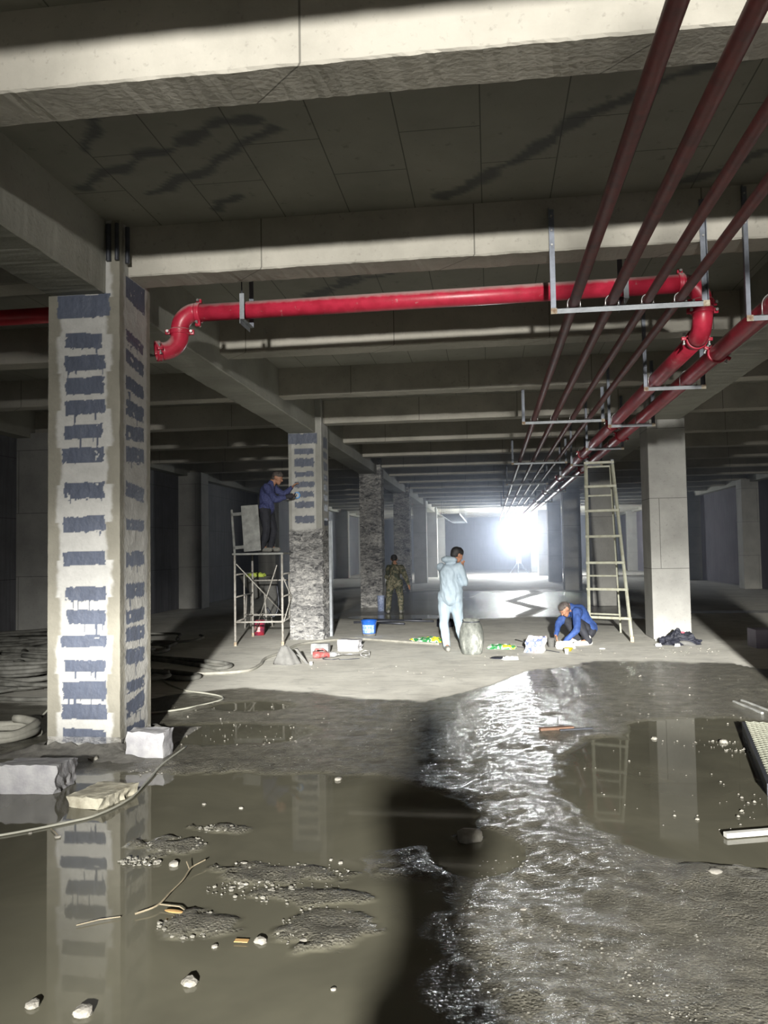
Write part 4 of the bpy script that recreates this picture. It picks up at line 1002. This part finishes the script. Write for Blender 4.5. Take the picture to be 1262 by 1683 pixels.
# ------------------------------------------------------------------ hopper machine behind the scaffold
t = thing('spray_hopper', 'dusty mortar hopper on a frame standing in the dark behind the scaffold', 'machine', (-5.15, 17.6, 0))
obj('hopper', lathe([(.04, .62), (.10, .68), (.36, 1.12), (.38, 1.14), (.35, 1.12), (.09, .70), (.03, .64)], 24), 'canvas_grey', t, True)
for x, y in ((-.2, -.2), (.3, -.2), (-.2, .25), (.3, .25)): obj('leg', TB([(x, y, 0), (x*.8, y*.8, .75)], .02, 8), 'scaffold_paint', t, True)
obj('tank', TB([(.32, 0, .25), (.34, 0, 1.02)], [.17, .15], 20), 'canvas_grey', t, True)
obj('frame_bar', TB([(-.2, -.2, .3), (.3, -.2, .3)], .02, 8), 'scaffold_paint', t, True)
obj('hose_loop', TB(smooth_path([(.5, -.1, .95), (.55, -.15, .5), (.45, -.2, .25), (.3, -.2, .45)]), .022, 8), 'dark_steel', t, True)
crumple('cloth', 'lime green cloth lying on the rim of the dusty hopper', (-5.07, 17.35, 1.12), (.36, .22, .10), simple('lime', (.50, .62, .10), .7, .3, 9, .2), 0, 4, cat='cloth')
# ------------------------------------------------------------------ hoses and cables
simple('hose_dusty', (.17, .17, .155), .7, .35, 7, .2, 50, col2=(.08, .08, .07))
simple('cable_white', (.34, .34, .29), .45, .15, 9, .05)
simple('hose_pale', (.28, .275, .24), .7, .3, 9, .2)
rnd = random.Random(11)
def coil(cx, cy, rx, ry, turns, r, z, jit, rz, seed, open_=0.0):
    pts = []; n = int(34*turns)
    for i in range(n+1):
        a = 2*pi*i/34 + seed; q = 1+jit*noise.noise(V((cos(a)*1.2+seed*3, sin(a)*1.2, i/34*.8)))
        x, y = rx*q*cos(a), ry*q*sin(a)
        pts.append((cx+x*cos(rz)-y*sin(rz), cy+x*sin(rz)+y*cos(rz), max(r, z + r*1.9*(i/34)*.6 + .03*noise.noise(V((a, seed, 0)))+.5*r)))
    if open_: pts += [(pts[-1][0]+open_*i/8, pts[-1][1]-.10*i, max(r, pts[-1][2]*(1-i/8))) for i in range(1, 9)]
    return TB(pts, r, 8)
k = 0
for i in range(26):
    cy = rnd.uniform(9.4, 14.2); cx = -3.9-.30*(cy-7)-rnd.uniform(.3, 2.6); rx = rnd.uniform(.7, 1.5); ry = rnd.uniform(.5, 1.2)
    if cx+rx > -.24*(cy+3)-.6: cx = -.24*(cy+3)-.6-rx
    cx = max(cx, XW0+rx+.35)
    lay = rnd.uniform(0, .16)
    o = obj('hose_coil', coil(cx, cy, rx, ry, rnd.uniform(1.3, 2.6), rnd.choice((.022, .026, .032)), lay, .45, rnd.uniform(-.3, .3), i*1.7), 'hose_dusty', None, True)
    tag(o, 'dusty grey hose looped in the tangled heap behind the near column', 'hose', 'tangled hoses behind the near column')
tag(obj('hose_coil', coil(-4.45, 6.9, .36, .34, 2.2, .040, 0, .1, 0, .5), 'hose_pale', None, True), 'thick pale hose coiled on the mud at the left edge of the view', 'hose')
tag(obj('hose', TB(smooth_path([(-6.9, 12.9, .05), (-5.6, 12.2, .06), (-4.3, 11.5, .04), (-3.85, 11.2, .03), (-3.75, 11.5, .03), (-4.2, 11.9, .03), (-5.6, 12.5, .03)]), .030, 10), 'hose_dusty', None, True), 'grey hose with a U bend poking out of the shadow onto the dry floor', 'hose')
tag(obj('hose', TB(smooth_path([(-6.2, 11.5, .04), (-4.9, 10.7, .05), (-4.1, 10.25, .04), (-3.86, 10.35, .03), (-3.92, 10.55, .03), (-4.5, 10.9, .03)]), .036, 10), 'hose_dusty', None, True), 'thick hose end bent back at the edge of the mud behind the near column', 'hose')
tag(obj('hose', TB(smooth_path([(-4.6, 10.9, .02), (-4.0, 10.75, .02), (-3.4, 11.0, .02), (-3.35, 11.6, .02), (-3.46, 12.3, .02), (-3.40, 13.1, .02), (-3.36, 14.2, .02), (-2.9, 14.85, .02), (-2.47, 15.05, .02), (-1.9, 14.75, .02), (-1.3, 14.4, .02), (-.9, 14.2, .02)], 10), .022, 10), 'hose_pale', None, True), 'long pale dusty hose snaking from the cable heap past the second column', 'hose')
tag(obj('cable', TB(smooth_path([(-4.85, 11.3, .012), (-4.3, 10.3, .012), (-3.72, 9.55, .012), (-3.28, 9.27, .012), (-3.05, 9.05, .012), (-3.04, 8.78, .012), (-3.28, 8.33, .012), (-3.6, 8.1, .012), (-4.1, 7.9, .012)], 10), .010, 8), 'cable_white', None, True), 'white cable looping out of the column shadow onto the wet mud', 'cable')
tag(obj('cable', TB(smooth_path([(-3.9, 3.9, .008), (-3.3, 4.33, .008), (-2.9, 4.57, .008), (-2.62, 4.82, .008), (-2.50, 4.98, .008), (-2.44, 5.32, .010), (-2.50, 5.75, .012), (-2.57, 6.2, .014), (-2.60, 6.75, .012)], 10), .0075, 8), 'cable_white', None, True), 'white cable curving through the puddle from the left edge to the white block', 'cable')
tag(obj('cable', TB(smooth_path([(-4.6, 7.95, .01), (-4.35, 7.8, .2), (-4.25, 7.7, .30), (-4.16, 7.72, .16), (-4.1, 7.75, .01)], 8), .010, 8), 'cable_white', None, True), 'short pale cable arching against the left side of the near column', 'cable')
# ------------------------------------------------------------------ bars, strips, mesh panel
simple('strip_white', (.55, .55, .52), .5, .12, 9, .05)
o = obj('plastic_strip', box((0, 0, 0), (.62, .040, .028), .003), 'strip_white', None, False, (1.285, 4.86, .004)); o.rotation_euler = (0, 0, .30)
tag(o, 'white plastic strip lying on the puddle at the right edge of the view', 'strip')
for i, (p, l_, a, lab) in enumerate((((2.50, 9.03, 0), .62, -1.42, 'left'), ((2.60, 9.10, 0), .70, -1.40, 'right'))):
    o = obj('batten', box((0, -.013, 0), (l_, .013, .02), .002), 'board_grey', None, False, p); o.rotation_euler = (0, 0, a)
    tag(o, 'thin grey batten on the wet floor beyond the mesh panel, the %s of the pair' % lab, 'batten')
t = thing('mesh_panel', 'muddy metal mesh panel with dark edge rail lying at the right edge', 'panel', (2.215, 7.66, .06), math.radians(-102))
PL, PW = 2.0, 1.0
obj('edge_rail', box((0, -.03, -.06), (PL, .0, .02), .003), 'dark_steel', t)
simple('mesh_zinc', (.25, .26, .21), .6, .4, 12, .2, col2=(.20, .20, .16))
bm = bmesh.new(); s = .07; h = .0035
nx, ny = int(PL/s), int(PW/s*1.8)
for i in range(nx+1):
    for j in range(ny+1):
        x, y = i*s+(j % 2)*s/2, j*s*.5
        for sx in (-1, 1):
            x1 = x+sx*s/2; y1 = y+s*.5
            if 0 <= x1 <= PL and y1 <= PW and x <= PL:
                d = V((x1-x, y1-y, 0)).normalized(); q = V((-d.y, d.x, 0))*h
                a, b_ = V((x, y, .02)), V((x1, y1, .02)); cs = [bm.verts.new(p) for p in (a-q, a+q, b_+q, b_-q, a-q+V((0, 0, .008)), a+q+V((0, 0, .008)), b_+q+V((0, 0, .008)), b_-q+V((0, 0, .008)))]
                for f in ((0, 1, 2, 3), (4, 5, 6, 7), (0, 1, 5, 4), (1, 2, 6, 5), (2, 3, 7, 6), (3, 0, 4, 7)): bm.faces.new([cs[z] for z in f])
obj('mesh', bm, 'mesh_zinc', t)
bm = bmesh.new(); bx(bm, (0, 0, -.055), (PL, PW, .005)); bmesh.ops.subdivide_edges(bm, edges=bm.edges, cuts=20, use_grid_fill=True)
for v in bm.verts:
    if v.co.z > 0: v.co.z += .02*max(0, fn(v.co, 7))
obj('mud_fill', bm, 'mud_grey', t)
# ------------------------------------------------------------------ stones, rubble, twigs
simple('stone_pale', (.28, .27, .235), .8, .3, 20, .4, 70, col2=(.2, .19, .17))
def stone_bm(r, seed, flat=.7):
    bm = bmesh.new(); g = bmesh.ops.create_icosphere(bm, subdivisions=2, radius=1)['verts']
    for v in g:
        c = v.co.copy(); f = 1+.45*noise.noise(c*1.3+V((seed*3.3, 0, 0)))+.15*noise.noise(c*3.5+V((0, seed, 0)))
        c *= f; c.x = max(-.82, min(.85, c.x)); c.z = min(c.z, .75); v.co = V((c.x*r, c.y*r*.8, max(-.2, c.z)*r*flat))
    return bm
STN = [(-1.63, 5.19, .016, 'lone pale pebble in the middle of the left puddle'), (-1.70, 4.23, .032, 'pale stone left of the twig, largest beside the gravel patch'), (-1.80, 4.25, .024, 'round stone just left of the largest pale stone'), (-1.0, 3.44, .030, 'angular pale stone with dark hollow in the lower puddle'),
       (-.82, 3.46, .019, 'small angular stone right of the one with the dark hollow'), (-1.24, 3.63, .023, 'angular stone above the gravel patch near the twig'), (-1.18, 3.09, .036, 'oblong pale stone alone in the lower left puddle'), (-2.55, 4.58, .020, 'pale stone on the column reflection'),
       (-1.49, 2.85, .040, 'pale stone cut by the lower edge of the view'), (-1.12, 5.88, .03, 'flat tan stone on the wet mud above the puddle'), (-.15, 4.74, .085, 'large muddy rock rising from the puddle beside the dark shadow'), (1.08, 4.32, .055, 'tan rock on the mud ridge to the right'),
       (.12, 3.84, .022, 'small dark stone standing in the gritty mud'), (-1.33, 4.27, .020, 'small stone right of the forked twig'), (-.88, 4.37, .012, 'tiny pebble left of the pair in the gritty mud'), (-.82, 4.33, .016, 'tiny pebble right of the pair in the gritty mud'),
       (1.36, 7.3, .03, 'white lump on the wet mud right of the ladder reflection'), (-3.2, 6.3, .05, 'dark lump of mortar at the base of the near column'), (-1.9, 5.25, .015, 'tiny pale pebble in the puddle before the near column'), (-2.75, 4.63, .014, 'pale crumb at the end of a twig in the column reflection'),
       (1.9, 7.2, .04, 'pale lump in the row of crumbs on the right mud'), (-1.7, 2.88, .03, 'white crumbling lump at the lower left corner of the view'), (-1.18, 3.38, .016, 'darker pebble near the angular stone'), (-.62, 3.1, .012, 'orange brown pebble near the lower end of the shadow')]
for i, (x, y, r, lab) in enumerate(STN):
    o = obj('stone', stone_bm(r, i+1), 'stone_pale', None, i in (10, 11), (x, y, r*.12)); o.rotation_euler = (0, 0, i*1.9); tag(o, lab, 'stone')
def gravel(name, label, areas, n, rmin, rmax, seed, mat='stone_pale'):
    rn = random.Random(seed); bm = bmesh.new()
    for _ in range(n):
        cx, cy, rx, ry = rn.choice(areas); a = rn.uniform(0, 2*pi); q = sqrt(rn.random()); x, y = cx+rx*q*cos(a), cy+ry*q*sin(a); r = rmin*(rmax/rmin)**(rn.random()**1.6)
        g = bmesh.ops.create_icosphere(bm, subdivisions=1, radius=r)['verts']; s = rn.uniform(0, 99)
        for v in g:
            c = v.co.copy(); c *= 1+.5*noise.noise(c/r*1.1+V((s, 0, 0))); v.co = V((x+c.x*1.2, y+c.y, max(.0, c.z*.7+r*.25+.004)))
    o = obj(name, bm, mat, None, False); return tag(o, label, 'gravel', kind='stuff')
simple('stone_wet', (.22, .215, .19), .25, .3, 20, .3, 70, col2=(.11, .105, .09))
gravel('gravel', 'wet gravel patches breaking the surface of the left puddle', [(-1.80, 4.52, .17, .12), (-1.62, 4.80, .15, .06), (-1.34, 3.56, .16, .13), (-1.90, 4.25, .12, .06), (-1.2, 3.95, .22, .1)], 420, .003, .013, 4, 'stone_wet')
gravel('gravel', 'fine wet grit scattered over the mud left of the dark shadow', [(-1.1, 4.2, .38, .12), (-.8, 3.6, .16, .22), (-1.0, 3.95, .3, .15), (-1.3, 7.6, 1.6, .9), (-2.55, 6.1, .3, .2)], 500, .0025, .008, 5, 'stone_wet')
gravel('gravel', 'wet grit and small pebbles over the lower right mud', [(.6, 3.4, .9, .6), (.2, 3.2, .5, .5), (1.0, 3.6, .4, .4), (.1, 4.0, .35, .5), (.7, 2.9, .5, .25)], 1500, .002, .0065, 6, 'stone_wet')
gravel('gravel', 'crumbs of pale plaster scattered over the wet floor on the right', [(1.75, 7.15, .45, .14), (2.0, 6.9, .2, .1), (1.6, 8.3, .8, .6), (1.2, 9.5, 1.2, .9), (2.3, 10.3, .8, .8), (1.4, 5.9, .8, 1.2), (1.7, 5.2, .5, .4)], 280, .003, .011, 7)
gravel('gravel', 'crumbs of pale plaster scattered over the wet mud on the left', [(-1.6, 8.2, 1.5, .7), (-.2, 7.6, .6, .9), (-2.2, 7.2, .7, .5), (-3.3, 8.3, .4, .5), (-2.6, 6.0, .15, .15)], 170, .003, .009, 8)
gravel('gravel', 'thin pale dust crumbs scattered over the dry floor', [(-1.5, 11.5, 1.6, 1.6), (1.2, 13, 1.6, .9), (3.0, 13.3, .5, .6)], 90, .005, .014, 9)
simple('twig_bark', (.26, .22, .15), .7, .3, 20, .2)
t = thing('twig', 'forked pale twig with a dead leaf lying across the gravel in the left puddle', 'twig', (0, 0, 0))
obj('stem', TB(smooth_path([(-1.64, 3.62, .014), (-1.57, 3.70, .02), (-1.565, 3.85, .02), (-1.56, 4.0, .02), (-1.57, 4.14, .025), (-1.53, 4.24, .03)], 5), [.0045]*10+[.0035]*16, 6), 'twig_bark', t)
obj('fork', TB([(-1.57, 4.12, .022), (-1.61, 4.18, .04)], .003, 6), 'twig_bark', t); obj('fork', TB([(-1.565, 3.72, .018), (-1.46, 3.70, .02), (-1.40, 3.66, .012)], .003, 6), 'twig_bark', t)
bm = bmesh.new(); ellips(bm, (-1.47, 3.66, .016), (.05, .018, .004), (0, 0, -.2)); obj('dead_leaf', bm, simple('leaf_tan', (.48, .30, .12), .7, .2, 20, .1), t)
tag(obj('twig', TB([(-1.86, 3.50, .008), (-1.78, 3.56, .01), (-1.70, 3.60, .008)], .0025, 6), 'twig_bark'), 'thin straight straw floating left of the forked twig', 'twig')
tag(obj('twig', TB([(-2.66, 4.70, .008), (-2.60, 4.64, .01), (-2.56, 4.60, .008)], .003, 6), 'twig_bark'), 'short twig touching the pale stone on the column reflection', 'twig')
tag(obj('leaf', box((-.03, -.015, 0), (.03, .015, .004), .002), 'leaf_tan', None, False, (-1.08, 3.43, .006)), 'small orange brown leaf afloat above the angular stones', 'leaf')
t = thing('broken_batten', 'splintered brown wood with a thin steel bar lying in the bright wet mud', 'wood', (.62, 7.62, .0), .3)
obj('splinter', box((-.22, -.03, 0), (.10, .03, .03), .006), simple('wood_brown', (.12, .065, .04), .7, .3, 20, .2), t); obj('bar', box((-.05, -.07, 0), (.26, -.045, .02), .003), 'dark_steel', t)
for i, (p, q) in enumerate((((-3.0, 19.2), (-1.3, 18.6)), ((-3.1, 18.4), (-1.6, 19.0)), ((-2.6, 18.3), (-1.9, 18.0)))):
    tag(obj('steel_bar', TB([(p[0], p[1], .03), (q[0], q[1], .03)], .025, 8), 'dark_steel', None, True), 'dark steel bar on the floor behind the blue bucket, %s of three' % ('farthest', 'middle', 'nearest')[i], 'bar', 'steel bars behind the blue bucket')
tag(obj('rag_bundle', stone_bm(.22, 77, .9), 'black_cloth', None, True, (-.98, 17.6, .03)), 'dark bundle on the floor behind the worker in pale blue', 'bundle')
# mud build up around the foot of the near column
bm = bmesh.new(); xs = [i/40 for i in range(41)]; rows = []
for j in range(9):
    r = []
    for u in xs:
        a = -pi*.85+pi*1.5*u; cx, cy = -3.435, 6.9; ox = max(-.36, min(.36, .62*cos(a)))*(1+.12*j); oy = max(-.36, min(.36, .62*sin(a)))*(1+.12*j)
        r.append(bm.verts.new((cx+ox+.02*fn((ox*9, oy*9, j), 1), cy+oy+.02*fn((ox*9, oy*9, j+5), 1), max(-.01, .07*(1-j/8)**1.4*(1+.8*fn((ox, oy, 3), 8)) - (.012 if j == 8 else 0)))))
    rows.append(r)
for a, b in zip(rows, rows[1:]):
    for i in range(40): bm.faces.new((a[i], a[i+1], b[i+1], b[i]))
tag(obj('mud_skirt', bm, 'mud_grey', None, True), 'ridge of dark mud heaped round the foot of the near column', 'mud', kind='stuff')

# ------------------------------------------------------------------ dusty air in the far hall
HAZE = .013
if HAZE:
    bm = box((XW0, 20, .0), (XW1, YE, HC)); m = bpy.data.materials.new('dusty_air'); m.use_nodes = True; nt = m.node_tree; nt.nodes.clear()
    o_ = nt.nodes.new('ShaderNodeOutputMaterial'); vs_ = N(nt, 'ShaderNodeVolumeScatter'); vs_.inputs['Color'].default_value = (.72, .80, 1, 1); vs_.inputs['Density'].default_value = HAZE; vs_.inputs['Anisotropy'].default_value = .75
    LK(nt, vs_.outputs[0], o_.inputs['Volume']); MATS['dusty_air'] = m
    tag(obj('dusty_air', bm, m), 'bluish dusty haze hanging in the far half of the hall', 'haze', kind='stuff')
